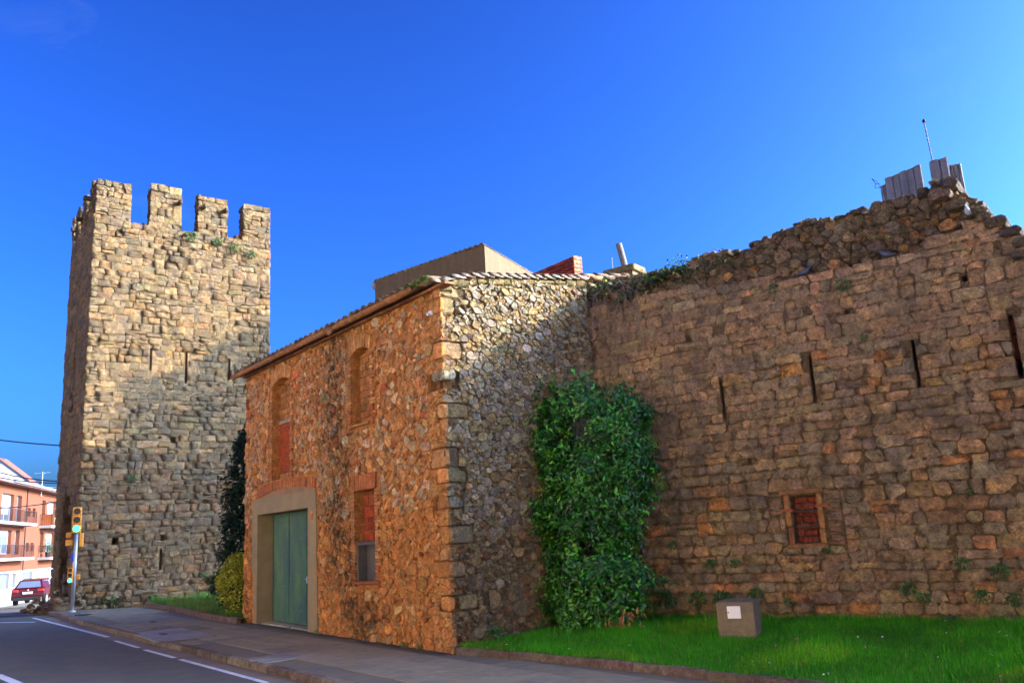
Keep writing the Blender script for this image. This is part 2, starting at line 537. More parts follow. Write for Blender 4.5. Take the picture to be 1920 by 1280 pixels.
def sheet(mb, M, u0, u1, z0, top, ops=(), du=.5, thick=.5, tint=(1, 1, 1), cap=True, ends=True):
    """wall face with real openings; ops: (u0, u1, z0, ztop or f(u), depth, tint of the back)"""
    us = set(np.round(np.arange(u0, u1, du), 4).tolist()) | {u0, u1}
    for o in ops:
        us |= {o[0], o[1]}
        if callable(o[3]): us |= set(np.round(np.linspace(o[0], o[1], 9), 4).tolist())
    us = sorted(u for u in us if u0 <= u <= u1)
    tp = top if callable(top) else (lambda u: top)
    q = lambda *pts: mb.add([M(*p) for p in pts], [tuple(range(len(pts)))], tint)
    for a, b in zip(us, us[1:]):
        if b - a < 1e-5: continue
        mid = (a + b) / 2
        inside = sorted([o for o in ops if o[0] <= mid <= o[1]], key=lambda o: o[2])
        za = zb = z0
        for o in inside:
            ta, tb = (o[3](a), o[3](b)) if callable(o[3]) else (o[3], o[3])
            if o[2] > za + 1e-4: q((a, za, 0), (b, zb, 0), (b, o[2], 0), (a, o[2], 0))
            d = -o[4]
            mb.add([M(a, o[2], d), M(b, o[2], d), M(b, tb, d), M(a, ta, d)], [(0, 1, 2, 3)], o[5])
            q((a, o[2], 0), (b, o[2], 0), (b, o[2], d), (a, o[2], d))
            q((a, ta, d), (b, tb, d), (b, tb, 0), (a, ta, 0))
            za, zb = ta, tb
        q((a, za, 0), (b, zb, 0), (b, tp(b), 0), (a, tp(a), 0))
        if cap:
            q((a, tp(a), 0), (b, tp(b), 0), (b, tp(b), -thick), (a, tp(a), -thick))
            q((b, z0, -thick), (a, z0, -thick), (a, tp(a), -thick), (b, tp(b), -thick))
    for o in ops:
        for u in (o[0], o[1]):
            t = o[3](u) if callable(o[3]) else o[3]
            q((u, o[2], 0), (u, t, 0), (u, t, -o[4]), (u, o[2], -o[4]))
    if ends:
        for u in (u0, u1): q((u, z0, 0), (u, z0, -thick), (u, tp(u), -thick), (u, tp(u), 0))

def interp(pts):
    xs, ys = [p[0] for p in pts], [p[1] for p in pts]
    return lambda u: float(np.interp(u, xs, ys))

# ------------------------------------------------------------------ vegetation helpers
def leaf_mesh(name, centers, normals, dirs, L, W, tints, mat, fold=.3):
    """many small folded leaves in one mesh (numpy)"""
    c, n, d = (np.asarray(x, dtype=np.float64) for x in (centers, normals, dirs))
    d = d - n * (d * n).sum(1, keepdims=True)
    d /= np.linalg.norm(d, axis=1, keepdims=True) + 1e-9
    s = np.cross(n, d)
    L = np.asarray(L)[:, None]; W = np.asarray(W)[:, None]
    base, tip = c - d * L * .5, c + d * L * .5 - n * L * .12
    l = c + s * W * .5 + n * W * fold - d * L * .05
    r = c - s * W * .5 + n * W * fold - d * L * .05
    V = np.stack([base, l, tip, r], 1).reshape(-1, 3)
    k = len(c)
    F = (np.arange(k)[:, None] * 4 + np.array([[0, 2, 1, 0, 3, 2]])).reshape(-1, 3)
    me = bpy.data.meshes.new(name)
    me.vertices.add(len(V)); me.vertices.foreach_set('co', V.astype(np.float32).ravel())
    me.loops.add(F.size); me.loops.foreach_set('vertex_index', F.astype(np.int32).ravel())
    me.polygons.add(len(F)); me.polygons.foreach_set('loop_start', np.arange(0, F.size, 3, dtype=np.int32))
    me.update(calc_edges=True)
    at = me.attributes.new('tint', 'FLOAT_COLOR', 'POINT')
    arr = np.ones((len(V), 4), dtype=np.float32)
    arr[:, :3] = np.repeat(np.asarray(tints, dtype=np.float32), 4, axis=0)
    at.data.foreach_set('color', arr.ravel())
    me.materials.append(mat)
    me.validate()
    return me

def unit(a):
    return a / (np.linalg.norm(a, axis=1, keepdims=True) + 1e-9)
def greens(rs, n, lo, hi, spread=.25, pale=0.0, palec=(.16, .22, .03)):
    t = rs.random(n)[:, None]
    c = np.array(lo) * (1 - t) + np.array(hi) * t
    c = c * np.exp(rs.normal(0, spread, n))[:, None]
    if pale:
        m = rs.random(n) < pale
        c[m] = np.array(palec) * np.exp(rs.normal(0, .25, m.sum()))[:, None]
    return c

M_leaf_laurel = mat_leaf('laurel_leaf', .35, .2, .5)
M_leaf_dark = mat_leaf('cypress_leaf', .7, .1, .2)
M_leaf_weed = mat_leaf('weed_leaf', .6, .3, .3)
M_grass = mat_leaf('grass_blade', .6, .35, .25)
M_bark = mat_plain('bark', (.09, .065, .045), .9, .3, 12, .6, 40, .01)
M_dry = mat_plain('dry_stem', (.20, .15, .12), .9, .3, 12, 0)
M_soil = mat_plain('soil', (.06, .042, .026), .95, .35, 6, .6, 30, .02)

# ================================================================== GROUND
def slope(y):
    return 0.0 if y < 32 else (-.0365 * (y - 32) if y < 61 else -1.06)
M_ground = mat_plain('dusty_ground', (.20, .16, .11), .95, .3, 1.5, .4, 12, .03)
M_asphalt = mat_plain('asphalt', (.092, .078, .055), .9, .22, 2.2, .9, 160, .006, dirt=(.12, .10, .085), dscale=.35, drange=(.55, .8))
M_pave = mat_plain('pavement_concrete', None, .92, .22, 5, .5, 70, .006, dirt=(.10, .085, .07), dscale=.8, tint=True)
M_paint = mat_plain('road_paint', (.62, .60, .57), .7, .2, 14, .3, 60, .003, dirt=(.25, .23, .21), dscale=6)
M_kerb = mat_masonry('kerb_stone', lichen=(.10, .07, .04), l_lo=.5, l_hi=.7, l_amt=.6, bump=.5)

def ground_sheet(x0, x1, y0, y1, dx, dy, dz):
    xs, ys = np.arange(x0, x1 + .01, dx), np.arange(y0, y1 + .01, dy)
    mb = MB()
    vs = [(x, y, slope(y) + dz) for y in ys for x in xs]
    n = len(xs)
    mb.add(vs, [(j * n + i, j * n + i + 1, (j + 1) * n + i + 1, (j + 1) * n + i) for j in range(len(ys) - 1) for i in range(n - 1)])
    return mb
struct('ground', ground_sheet(-1200, 1200, -1200, 1200, 100, 20, -.6), M_ground)
struct('road', ground_sheet(-70, 30, -20, 140, 10, 4, -.12), M_asphalt)

KERB = [(-24.3, 42.5), (-20.9, 37.5), (-17.3, 32.4), (-13.83, 27.4), (-9.63, 21.75), (-5.06, 15.72), (-3.09, 13.2), (-.5, 9.9), (4.0, 4.2), (9.0, -2.0)]
def along(line, step):
    pts = [Vector((x, y, 0)) for x, y in line]
    out, rest = [], 0.0
    for a, b in zip(pts, pts[1:]):
        L = (b - a).length
        t = rest
        while t < L:
            out.append(a + (b - a) * (t / L))
            t += step
        rest = t - L
    return out

# kerb: one stone after another
kerb = link('kerb', None); tag(kerb, kind='structure')
_rk = random.Random(3)
kp = along(KERB, .95)
for a, b in zip(kp, kp[1:]):
    t = (b - a).normalized()
    n = Vector((-t.y, t.x, 0))           # towards the road is -n? kept by the sign below
    if n.x + n.y > 0: n = -n             # road lies to the lower left
    g = .008
    base = slope((a.y + b.y) / 2)
    L = (b - a).length - 2 * g
    mb = MB()
    h0 = _rk.uniform(-.006, .006)
    mb.bbox(g, g + L, 0, .17, -.3, h0, .022, pick(_rk, [((.20, .145, .095), 3), ((.24, .18, .12), 2), ((.16, .11, .075), 1)]))
    me = mb.mesh('kerb_stone', M_kerb)
    me.transform(Matrix.Translation((a.x, a.y, base)) @ Matrix(((t.x, -n.x, 0, 0), (t.y, -n.y, 0, 0), (0, 0, 1, 0), (0, 0, 0, 1))))
    link('kerb_stone', me, kerb)

# dusty gutter strip and painted lines on the road
def strip(mb, line, off0, off1, dz, tint=(1, 1, 1)):
    pts = [Vector((x, y, 0)) for x, y in line]
    vs = []
    for i, p in enumerate(pts):
        t = (pts[min(i + 1, len(pts) - 1)] - pts[max(i - 1, 0)]).normalized()
        n = Vector((-t.y, t.x, 0))
        if n.x + n.y > 0: n = -n
        for o in (off0, off1):
            q = p + n * o
            vs.append((q.x, q.y, slope(p.y) + dz))
    mb.add(vs, [(2 * i, 2 * i + 1, 2 * i + 3, 2 * i + 2) for i in range(len(pts) - 1)], tint)
gut = MB(); strip(gut, [(p.x, p.y) for p in along(KERB, 1.5)], -.01, .42, -.116)
M_gutter = mat_plain('gutter_concrete', (.19, .13, .075), .92, .3, 4, .5, 60, .006, dirt=(.10, .08, .06), dscale=1.0)
struct('gutter', gut, M_gutter)
mk = [((-17.57, 31.57), (-10.65, 22.65), .11), ((-9.98, 21.58), (-8.6, 19.73), .10), ((-8.25, 19.24), (-6.92, 17.52), .10), ((-6.69, 17.22), (-4.01, 13.74), .10),
      ((-3.7, 13.34), (2.0, 6.1), .10), ((-17.9, 30.1), (-16.3, 29.45), .16), ((-9.75, 16.45), (-8.3, 14.8), .16), ((-30, 36.6), (-22.4, 37.9), .14), ((-22.4, 37.9), (-20.2, 36.0), .12)]
for a, b, w in mk:
    mb = MB(); strip(mb, along([a, b], .9 if Vector((a[0]-b[0], a[1]-b[1])).length > 1 else .4) and [a, ((a[0]+b[0])/2, (a[1]+b[1])/2), b], -w / 2, w / 2, -.112)
    struct('road_marking', mb, M_paint)

# pavement
A = Vector((-1.26, 14.94, 0)); HU = Vector((.5866, -.8099, 0)); HY = Vector((.8099, .5866, 0))      # house frame: X along front, Y inwards
W0 = Vector((2.468, 16.503, 0)); WU = Vector((.7972, -.6037, 0)); WY = Vector((.6037, .7972, 0))      # town wall frame
T0 = Vector((-17.513, 34.263, 0)); _ta = rad(37); TU = Vector((math.cos(_ta), math.sin(_ta), 0)); TY = Vector((-TU.y, TU.x, 0))
EDGE = [(-1.22, 14.9), (.05, 13.71), (1.47, 12.14), (2.04, 11.45), (4.6, 8.4), (9.0, 3.2)]
SM_LAWN = [(-14.2, 33.0), (-13.13, 31.32), (-10.99, 28.25), (-8.68, 24.61), (-7.45, 23.0)]
pv = MB()
kl = [(p.x, p.y) for p in along(KERB, 1.2)]
inner = []
_poly_in = [Vector((x, y, 0)) for x, y in [(-22.8, 42.0), (-20.0, 38.5), (-17.6, 34.4), (-14.2, 33.0), (-13.1, 31.3), (-8.68, 24.6), (-7.5, 23.5), (-1.26, 14.94), (.05, 13.71), (2.04, 11.45), (9.0, 3.2), (13, -1.5)]]
vs = []
for (x, y) in kl:
    best = min(_poly_in, key=lambda p: (p.x - x) ** 2 + (p.y - y) ** 2)
# simple fan sheet: one polygon, triangulated by ear-free strip between the two borders
ki = [Vector((p.x, p.y, 0)) for p in along(KERB, .6)]
ii = along([(p.x, p.y) for p in _poly_in], .6)
nn = 60
def resample(pl, n):
    d = [0.0]
    for a, b in zip(pl, pl[1:]): d.append(d[-1] + (b - a).length)
    xs = np.linspace(0, d[-1], n)
    return [Vector((float(np.interp(x, d, [p.x for p in pl])), float(np.interp(x, d, [p.y for p in pl])), 0)) for x in xs]
ka, ib = resample(ki, nn), resample(ii, nn)
for p, q in zip(ka, ib):
    d = (q - p).normalized()
    a2 = p + d * .13
    vs += [(a2.x, a2.y, slope(a2.y) - .012), (q.x + d.x * .3, q.y + d.y * .3, slope(q.y) - .012)]
pv.add(vs, [(2 * i, 2 * i + 1, 2 * i + 3, 2 * i + 2) for i in range(nn - 1)], (.16, .12, .065))
pavement = struct('pavement', pv, M_pave)
# paving slabs, laid in rows along the kerb
def in_poly(x, y, poly):
    c = False
    for i in range(len(poly)):
        (x1, y1), (x2, y2) = poly[i], poly[i - 1]
        if (y1 > y) != (y2 > y) and x < (x2 - x1) * (y - y1) / (y2 - y1) + x1: c = not c
    return c
def kerb_off(d):
    out = []
    for i, p in enumerate(ki):
        t = (ki[min(i + 1, len(ki) - 1)] - ki[max(i - 1, 0)]).normalized()
        n = Vector((-t.y, t.x, 0))
        if n.x + n.y < 0: n = -n
        out.append((p.x + n.x * d, p.y + n.y * d))
    return out
PAVE = kerb_off(.18) + [(p.x, p.y) for p in reversed(_poly_in)]
_rp = random.Random(5)
_kt = (Vector((-5.06, 15.72, 0)) - Vector((-13.83, 27.4, 0))).normalized()
_kn = Vector((-_kt.y, _kt.x, 0))
PATCH = [(-9.84, 22.11), (-8.86, 22.82), (-7.18, 20.39), (-8.11, 19.54)]
slabs = []
for i in range(-14, 34):
    for j in range(0, 14):
        L, Wd = .8, .52
        o = Vector((-9.63, 21.75, 0)) + _kt * (i * L + (j % 2) * .4) + _kn * (.2 + j * Wd)
        cs = [o, o + _kt * L, o + _kt * L + _kn * Wd, o + _kn * Wd]
        if all(in_poly(c.x, c.y, PAVE) for c in cs) and not any(in_poly(c.x, c.y, PATCH) for c in cs + [(cs[0] + cs[2]) / 2]):
            slabs.append((cs[0].length, o, L, Wd))
slabs.sort(key=lambda s: s[0])
rest = MB()
for k, (d, o, L, Wd) in enumerate(slabs):
    mb = MB() if k < 300 else rest
    v = _rp.gauss(1, .055)
    loc = MB()
    hz = _rp.uniform(-.002, .002)
    loc.bbox(.004, L - .004, .004, Wd - .004, -.02, hz, .004, (.245 * v, .185 * v, .098 * v))
    vv = [(o.x + _kt.x * a + _kn.x * b, o.y + _kt.y * a + _kn.y * b, slope(o.y) + c) for a, b, c in loc.v]
    mb.add(vv, loc.f, loc.t[0])
    if k < 300: obj('paving_slab', mb, M_pave, pavement)
if rest.v: obj('paving_slab_field', rest, M_pave, pavement, kind='stuff')
def flat_poly(name, pts, z, tint, mat=M_pave, th=.02):
    mb = MB(); mb.prism(pts, lambda a, b, d: (a, b, d), z - th, z, tint); return struct(name, mb, mat)
flat_poly('concrete_patch', PATCH, .003, (.26, .225, .19))
for k, (cx, cy) in enumerate([(-4.72, 15.72), (-4.42, 16.05), (-4.42, 15.4), (-4.12, 15.7)]):
    o = Vector((cx, cy, 0)); q = [o - _kt * .2 - _kn * .2, o + _kt * .2 - _kn * .2, o + _kt * .2 + _kn * .2, o - _kt * .2 + _kn * .2]
    flat_poly('pale_slab', [(p.x, p.y) for p in q], .008, (.25, .22, .17))
for (x, y, r) in [(-8.7, 21.3, .13), (-10.6, 25.2, .13), (-15.0, 30.0, .35)]:
    mb = MB(); o = Vector((x, y, 0)); q = [o - _kt * r - _kn * r * .6, o + _kt * r - _kn * r * .6, o + _kt * r + _kn * r * .6, o - _kt * r + _kn * r * .6]
    mb.prism([(p.x, p.y) for p in q], lambda a, b, d: (a, b, d), -.01, .012, (1, 1, 1))
    tag(obj('drain_cover', mb, M_iron), {0: 'small dark iron cover set in the pale concrete patch', 1: 'small dark iron cover in the pavement before the tower'}.get([-8.7, -10.6].index(x) if x in (-8.7, -10.6) else 9, 'long dark iron cover beside the traffic light pole'), 'drain cover')

# ================================================================== TOWN WALL
RX = lambda M: M
def frame_thing(name, label, cat, o, u):
    return thing(name, label, cat, (o.x, o.y, 0), math.atan2(u.y, u.x))
front = lambda u, z, w: (u, -w, z)
town_wall = frame_thing('town_wall', 'long ruined town wall of brown sandstone blocks behind the lawn', 'wall', W0, WU)
ledge = interp([(-8, 6.4), (-1.6, 6.42), (-.44, 6.3), (.38, 6.33), (1.34, 6.3), (2.4, 6.2), (3.18, 6.06), (4.14, 6.02), (5.2, 6.04), (5.7, 6.2), (6.28, 6.3), (6.52, 6.12), (6.74, 5.88), (6.78, 5.72), (6.8, 5.35), (9, 5.3), (12, 6.0), (40, 6.3)])
SLITS = [(-.22, -.17, 3.63, 4.37), (1.625, 1.69, 3.68, 4.42), (3.29, 3.35, 3.78, 4.60), (4.955, 5.01, 3.80, 4.57), (6.36, 6.43, 3.73, 4.71)]
GW = (2.68, 3.12, 1.47, 2.25)
ops = [(a, b, c, d, .55, (.10, .08, .06)) for a, b, c, d in SLITS] + [(*GW, .16, (.3, .25, .2))]
holes = [(1.05, 1.14, 5.25, 5.36), (4.0, 4.08, 5.2, 5.28), (5.83, 5.92, 5.35, 5.45), (2.0, 2.07, 2.85, 2.95)]
ops += [(*h, .3, (.12, .09, .06)) for h in holes]
core = MB()
sheet(core, front, -6, 40, -.6, lambda u: ledge(u) - .03, ops, .25, 1.3, (.40, .285, .175))
obj('wall_core', core, M_mortar_wall, town_wall)
rg = random.Random(21)
PAL_W = [((.40, .265, .155), 4), ((.35, .25, .165), 4), ((.44, .27, .14), 2), ((.31, .24, .175), 3), ((.52, .24, .09), .6)]
PAL_WLOW = [((.37, .25, .15), 4), ((.40, .24, .125), 3), ((.54, .24, .085), 1.1), ((.31, .235, .16), 3)]
PAL_WTOP = [((.38, .255, .15), 4), ((.33, .235, .15), 3), ((.42, .27, .15), 2)]
def st_wall(c, a, r):
    z = c[1]
    worn = z > 4.7 + .5 * vnoise(c[0], z, 3) or (c[0] < 1.6 and z > 3.3) or vnoise(c[0] * .7, z * .9, 8) > .22
    pal = PAL_WLOW if z < 2.2 else (PAL_WTOP if worn else PAL_W)
    return dict(h=r.uniform(.002, .022) if worn else r.uniform(.010, .050), bevel=r.uniform(.007, .022), rough=.45, tint=pick(r, pal, .15), gap=(r.uniform(.0, .005) if worn else r.uniform(.002, .010)) + (.008 if r.random() < .2 else 0), tilt=.03 if worn else .11)
oprects = [(a + .006, b - .006, c, d) for a, b, c, d in SLITS] + [(2.55, 3.24, 1.42, 2.34)] + [(3.24, 3.52, 1.42, 2.30), (2.30, 2.55, 1.95, 2.25)] + holes
polys = courses(rg, -2.2, 9.5, -.1, 6.6, (.135, .235), (.19, .46), oprects, lambda u: ledge(u) + .02, wob=.05)
emit_stones(town_wall, M_wall, [(polys, front, st_wall)], 300)
# thin rubble patches beside the grated window
r2 = random.Random(8)
mb = MB()
for (a, b, c, d) in [(3.25, 3.51, 1.43, 2.29), (2.31, 2.54, 1.96, 2.24)]:
    for p in courses(r2, a, b, c, d, (.035, .06), (.08, .2), [], None, .004, 0): stone_mesh(mb, p, front, rng=r2, h=.03, bevel=.012, tint=pick(r2, [((.32, .2, .13), 2), ((.26, .2, .16), 2), ((.36, .16, .1), 1)]), gap=.004)
obj('thin_stone_patch', mb, M_wall, town_wall)
# ruined inner core above the ledge
rub_top = interp([(-2.0, 6.75), (-1.22, 6.9), (-.02, 6.86), (.49, 6.82), (1.12, 6.78), (1.36, 6.9), (1.93, 6.88), (2.37, 6.8), (2.49, 6.9), (3.15, 6.99), (3.4, 7.07), (3.61, 7.05), (4.03, 6.98), (4.43, 7.0), (4.72, 7.04), (5.1, 7.0), (5.43, 7.05), (5.5, 7.13), (5.68, 7.17), (5.9, 7.13), (6.03, 7.0), (6.06, 6.8), (6.18, 6.66), (6.36, 6.5), (6.7, 6.0), (6.9, 5.3), (40, 5.2)])
back = lambda u, z, w: (u, .26 - w, z)
core = MB(); sheet(core, back, -2.0, 6.75, 5.0, lambda u: rub_top(u) - .06, (), .15, .7, (.14, .10, .07)); obj('ruin_core', core, M_mortar_wall, town_wall)
r3 = random.Random(31)
pr = rubble(r3, -1.9, 6.6, 5.95, 7.3, [], [(.10, .16, .3), (.06, .09, .5), (.035, .05, .8)], 1.2, lambda u: rub_top(u) + .05)
def st_ruin(c, a, r):
    return dict(h=r.uniform(.05, .16), bevel=r.uniform(.02, .045), tint=pick(r, [((.26, .185, .115), 4), ((.22, .165, .11), 3), ((.40, .225, .10), 1.0), ((.30, .23, .16), 1.2)], .2), gap=.008, tilt=.25, back=-.12)
mbr = MB()
for i, p in enumerate(pr):
    stone_mesh(mbr, p, back, rng=r3, **st_ruin(cen(p), area(p), r3))
tag(obj('ruin_stone_facing', mbr, M_rubble_top, town_wall), kind='stuff')
for i in range(34):                                       # loose cap stones along the broken top
    u = -.2 + i * .195 + r3.uniform(-.05, .05)
    w_, h_ = r3.uniform(.11, .2), r3.uniform(.05, .11)
    if u > 6.55: break
    z = rub_top(u) - .02
    mb = MB()
    pl_ = [(u - w_ / 2, z - h_ * .6), (u + w_ / 2, z - h_ * .6 + r3.uniform(-.03, .03)), (u + w_ / 2 + r3.uniform(-.03, .03), z + h_ * .5), (u + r3.uniform(-.04, .04), z + h_ * .75), (u - w_ / 2 + r3.uniform(-.03, .03), z + h_ * .4)]
    stone_mesh(mb, pl_, back, .10, r3, .035, pick(r3, [((.15, .115, .08), 3), ((.22, .16, .10), 2), ((.14, .11, .08), 2)], .15), back=-.35)
    obj('cap_stone', mb, M_rubble_top, town_wall)
for (u, z, w_, h_) in [(6.45, 6.18, .34, .2), (6.62, 5.98, .34, .17), (6.74, 5.78, .3, .18), (6.66, 5.6, .24, .17), (6.2, 6.42, .4, .16), (5.95, 6.6, .36, .16), (5.75, 6.85, .36, .2), (5.92, 6.98, .26, .2), (6.3, 6.3, .3, .14)]:
    mb = MB(); stone_mesh(mb, chamfer([(u - w_ / 2, z - h_ / 2), (u + w_ / 2, z - h_ / 2 + .03), (u + w_ / 2 - .03, z + h_ / 2), (u - w_ / 2, z + h_ / 2 - .02)], .05), front, .09, r3, .04, pick(r3, [((.17, .13, .10), 2), ((.20, .15, .11), 2)]), back=-.6)
    obj('cap_stone', mb, M_rubble_top, town_wall)
# grated window
gw = link('grated_window', None, town_wall)
mb = MB()
mb.bbox(2.57, 2.665, -.045, .15, 1.75, 2.27, .012, (.40, .24, .11)); mb.bbox(2.59, 2.675, -.045, .15, 1.45, 1.745, .012, (.30, .15, .09))
mb.bbox(3.125, 3.22, -.045, .15, 1.70, 2.27, .012, (.42, .26, .11)); mb.bbox(3.12, 3.215, -.045, .15, 1.46, 1.695, .012, (.40, .24, .10))
mb.bbox(2.50, 3.26, -.05, .15, 2.275, 2.36, .015, (.27, .17, .10)); mb.bbox(2.55, 3.22, -.05, .15, 1.385, 1.455, .014, (.30, .17, .09))
mb.bbox(2.50, 2.70, -.05, .15, 1.99, 2.045, .01, (.36, .12, .06)); mb.bbox(3.09, 3.32, -.05, .15, 2.04, 2.09, .01, (.38, .12, .06))
obj('frame', mb, M_brick, gw)
rb = random.Random(4)
def brick_fill(parent, M, u0, u1, z0, z1, bh, bl, pal, mat, joint=.012, depth=.03, name='brick', top=None, ragged=.003, joined=False):
    z, row = z0, 0
    acc = MB()
    while z < z1 - .02:
        u = u0 - (bl / 2 if row % 2 else 0)
        while u < u1 - .01:
            a, b = max(u, u0), min(u + bl - joint, u1)
            t = min(z + bh - joint, z1)
            if top: t = min(t, top((a + b) / 2))
            if b - a > .03 and t - z > .015:
                mb = MB(); loc = MB()
                loc.bbox(a, b, -depth * rb.uniform(.7, 1.2), .02, z, t, .005, pick(rb, pal, .13))
                mb = acc if joined else MB()
                mb.add([M(x, zz, -y) for x, y, zz in loc.v], loc.f, loc.t[0])
                if not joined: obj(name, mb, mat, parent)
            u += bl
        z += bh
        row += 1
    if joined: tag(obj(name + '_infill', acc, mat, parent), kind='stuff')
PAL_RED = [((.40, .075, .03), 3), ((.34, .06, .028), 3), ((.28, .06, .035), 1)]
brick_fill(gw, lambda u, z, w: (u, .15 - w, z), 2.70, 3.11, 1.475, 2.24, .11, .24, PAL_RED, M_brick, .022)
for k in range(4):
    mb = MB(); mb.tube([(2.79 + k * .088, .035, 1.46), (2.79 + k * .088, .035, 2.26)], .0085, 6); obj('bar', mb, M_iron, gw)
for z in (1.74, 1.99):
    mb = MB(); mb.box(2.68, 3.13, .022, .034, z - .013, z + .013); obj('crossbar', mb, M_iron, gw)
# red boards deep in the last slit, dried droppings under the third
mb = MB(); mb.box(6.362, 6.428, .18, .21, 4.05, 4.42, (.16, .03, .022)); mb.box(6.362, 6.428, .18, .21, 4.45, 4.68, (.16, .03, .022)); obj('red_board', mb, M_brick, town_wall)

# ================================================================== TOWER
tower = frame_thing('stone_tower', 'tall square stone gate tower with four square merlons, half sunlit', 'tower', T0, TU)
tleft = lambda u, z, w: (-w, -u, z)            # left face: viewer's right is the front corner
tright = lambda u, z, w: (7.68 + w, u, z)
TW, TD, TZ = 7.68, 5.2, 15.95
tslits = [(2.43, 2.52, 9.5, 10.5), (3.91, 4.01, 9.05, 10.42), (5.80, 5.90, 9.3, 10.3), (3.11, 3.21, 1.2, 2.06), (1.25, 1.52, 2.3, 2.58), (3.12, 3.30, 2.36, 2.62), (3.38, 3.62, 6.42, 6.68), (2.9, 3.02, 6.6, 6.72), (6.1, 6.22, 3.1, 3.2), (1.75, 1.85, 7.7, 7.8)]
core = MB()
sheet(core, front, 0, TW, -1.0, TZ - .05, [(*s, .6, (.08, .065, .05)) for s in tslits], .6, .6, (.36, .26, .15))
arch = lambda u: 2.9 + 1.65 * math.sqrt(max(0, 1 - ((u + 2.65) / 1.12) ** 2))
sheet(core, tleft, -TD, 0, -1.4, TZ - .05, [(-3.77, -1.53, -1.39, arch, 3.5, (.03, .025, .02)), (-2.75, -2.45, 8.3, 11.6, .35, (.15, .11, .08))], .6, .6, (.21, .15, .10))
sheet(core, tright, 0, TD, -1.0, TZ - .05, (), .6, .6, (.21, .15, .10))
core.box(0, TW, TD - .3, TD, -1.4, TZ - .05, (.21, .15, .10))
core.box(.3, TW - .3, .3, TD - .2, 14.4, 14.6, (.2, .16, .12))
obj('tower_core', core, M_mortar_wall, tower)
rt = random.Random(42)
PAL_T = [((.44, .31, .165), 4), ((.39, .28, .155), 4), ((.35, .26, .16), 3), ((.50, .31, .14), 1.5)]
PAL_TLOW = [((.31, .215, .125), 4), ((.34, .21, .11), 3), ((.265, .195, .125), 3), ((.40, .225, .095), 1)]  # browner lower courses, toned down further to deepen the tower's shade
def st_tower(c, a, r):
    quoin = c[0] < .8
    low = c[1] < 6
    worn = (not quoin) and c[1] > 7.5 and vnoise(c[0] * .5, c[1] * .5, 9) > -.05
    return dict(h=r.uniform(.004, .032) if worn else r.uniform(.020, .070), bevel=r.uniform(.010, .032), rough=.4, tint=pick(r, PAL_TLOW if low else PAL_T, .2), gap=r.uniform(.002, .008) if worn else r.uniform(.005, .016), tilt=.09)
p_front = courses(rt, -.04, TW + .03, -.15, TZ + .02, (.19, .34), (.28, .68), [(a + .002, b - .002, c, d) for a, b, c, d in tslits], None, .05, .1)
def st_left(c, a, r):
    return dict(h=r.uniform(.03, .07), bevel=.05, tint=pick(r, PAL_T, .15), gap=.012, tilt=.06)
def in_arch(u, z): return -3.85 < u < -1.45 and z < arch(max(-3.76, min(-1.54, u))) + .12
p_left = courses(rt, -TD, .03, -.9, TZ, (.26, .40), (.4, .8), [(-2.76, -2.44, 8.3, 11.6)], None, .04, .05, in_arch)
p_right = courses(rt, 0, TD, -.3, TZ, (.26, .40), (.4, .8), [], None, .04, .05)
mer, cor = [], []
MERL = [(-.02, 1.42), (2.2, 3.55), (4.28, 5.65), (6.36, TW + .02)]
for a, b in MERL:
    mb = MB(); mb.box(a + .05, b - .05, .05, .5, TZ - .1, 17.68, (.25, .18, .11)); mo = obj('merlon', mb, M_mortar_wall, tower)
    mer.append((courses(rt, a, b, TZ, 17.72, (.22, .36), (.3, .6), [], None, .015, .1), front, st_tower))
    for side, x in ((lambda u, z, w, x=a: (x + .05 - w, .5 - u, z), a), (lambda u, z, w, x=b: (x - .05 + w, u, z), b)):
        mer.append((courses(rt, .0, .5, TZ, 17.7, (.22, .36), (.22, .32), [], None, .01, 0), side, st_tower))
    topM = lambda u, z, w: (u, z, 17.68 + w)
    mer.append((courses(rt, a, b, .0, .5, (.22, .28), (.3, .6), [], None, .01, 0), topM, st_tower))
# side merlons on the left and right faces
for (y0, y1) in [(.5, 1.05), (1.85, 2.75), (3.55, 4.35), (4.75, 5.2)]:
    for Mf, sgn in ((tleft, -1), (tright, 1)):
        smb = MB()
        x0, x1 = ((0.05, .45) if sgn < 0 else (TW - .45, TW - .05))
        smb.box(x0, x1, y0, y1, TZ - .1, 17.6, (.27, .19, .12))
        ua, ub = ((-y1, -y0) if sgn < 0 else (y0, y1))
        for p in courses(rt, ua, ub, TZ, 17.66, (.22, .36), (.3, .55), [], None, .015, .1): stone_mesh(smb, p, Mf, rng=rt, **st_tower(cen(p), 0, rt))
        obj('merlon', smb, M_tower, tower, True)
for (x, y, dx, dy) in [(3.44, -.12, .13, .3), (5.5, -.12, .13, .3), (4.52, -.1, .12, .26), (1.15, -.06, .2, .16)]:
    mb = MB(); z = 17.3 if x > 1.2 else 15.6
    mb.bbox(x - dx / 2, x + dx / 2, -.36 if x > 1.2 else -.2, .1, z - .1, z + .1, .03, (.24, .18, .12)); obj('corbel', mb, M_tower, tower)
for y, z in [(1.0, 17.2), (2.55, 16.75), (3.75, 16.65)]:
    mb = MB(); mb.bbox(-.34, .1, y - .1, y + .1, z - .09, z + .09, .03, (.12, .09, .06)); obj('corbel', mb, M_tower, tower)
mb = MB(); mb.bbox(-.14, .1, 2.2, 3.0, 8.05, 8.25, .03, (.22, .16, .11)); obj('sill', mb, M_tower, tower)
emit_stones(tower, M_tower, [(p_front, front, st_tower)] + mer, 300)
lm = MB()
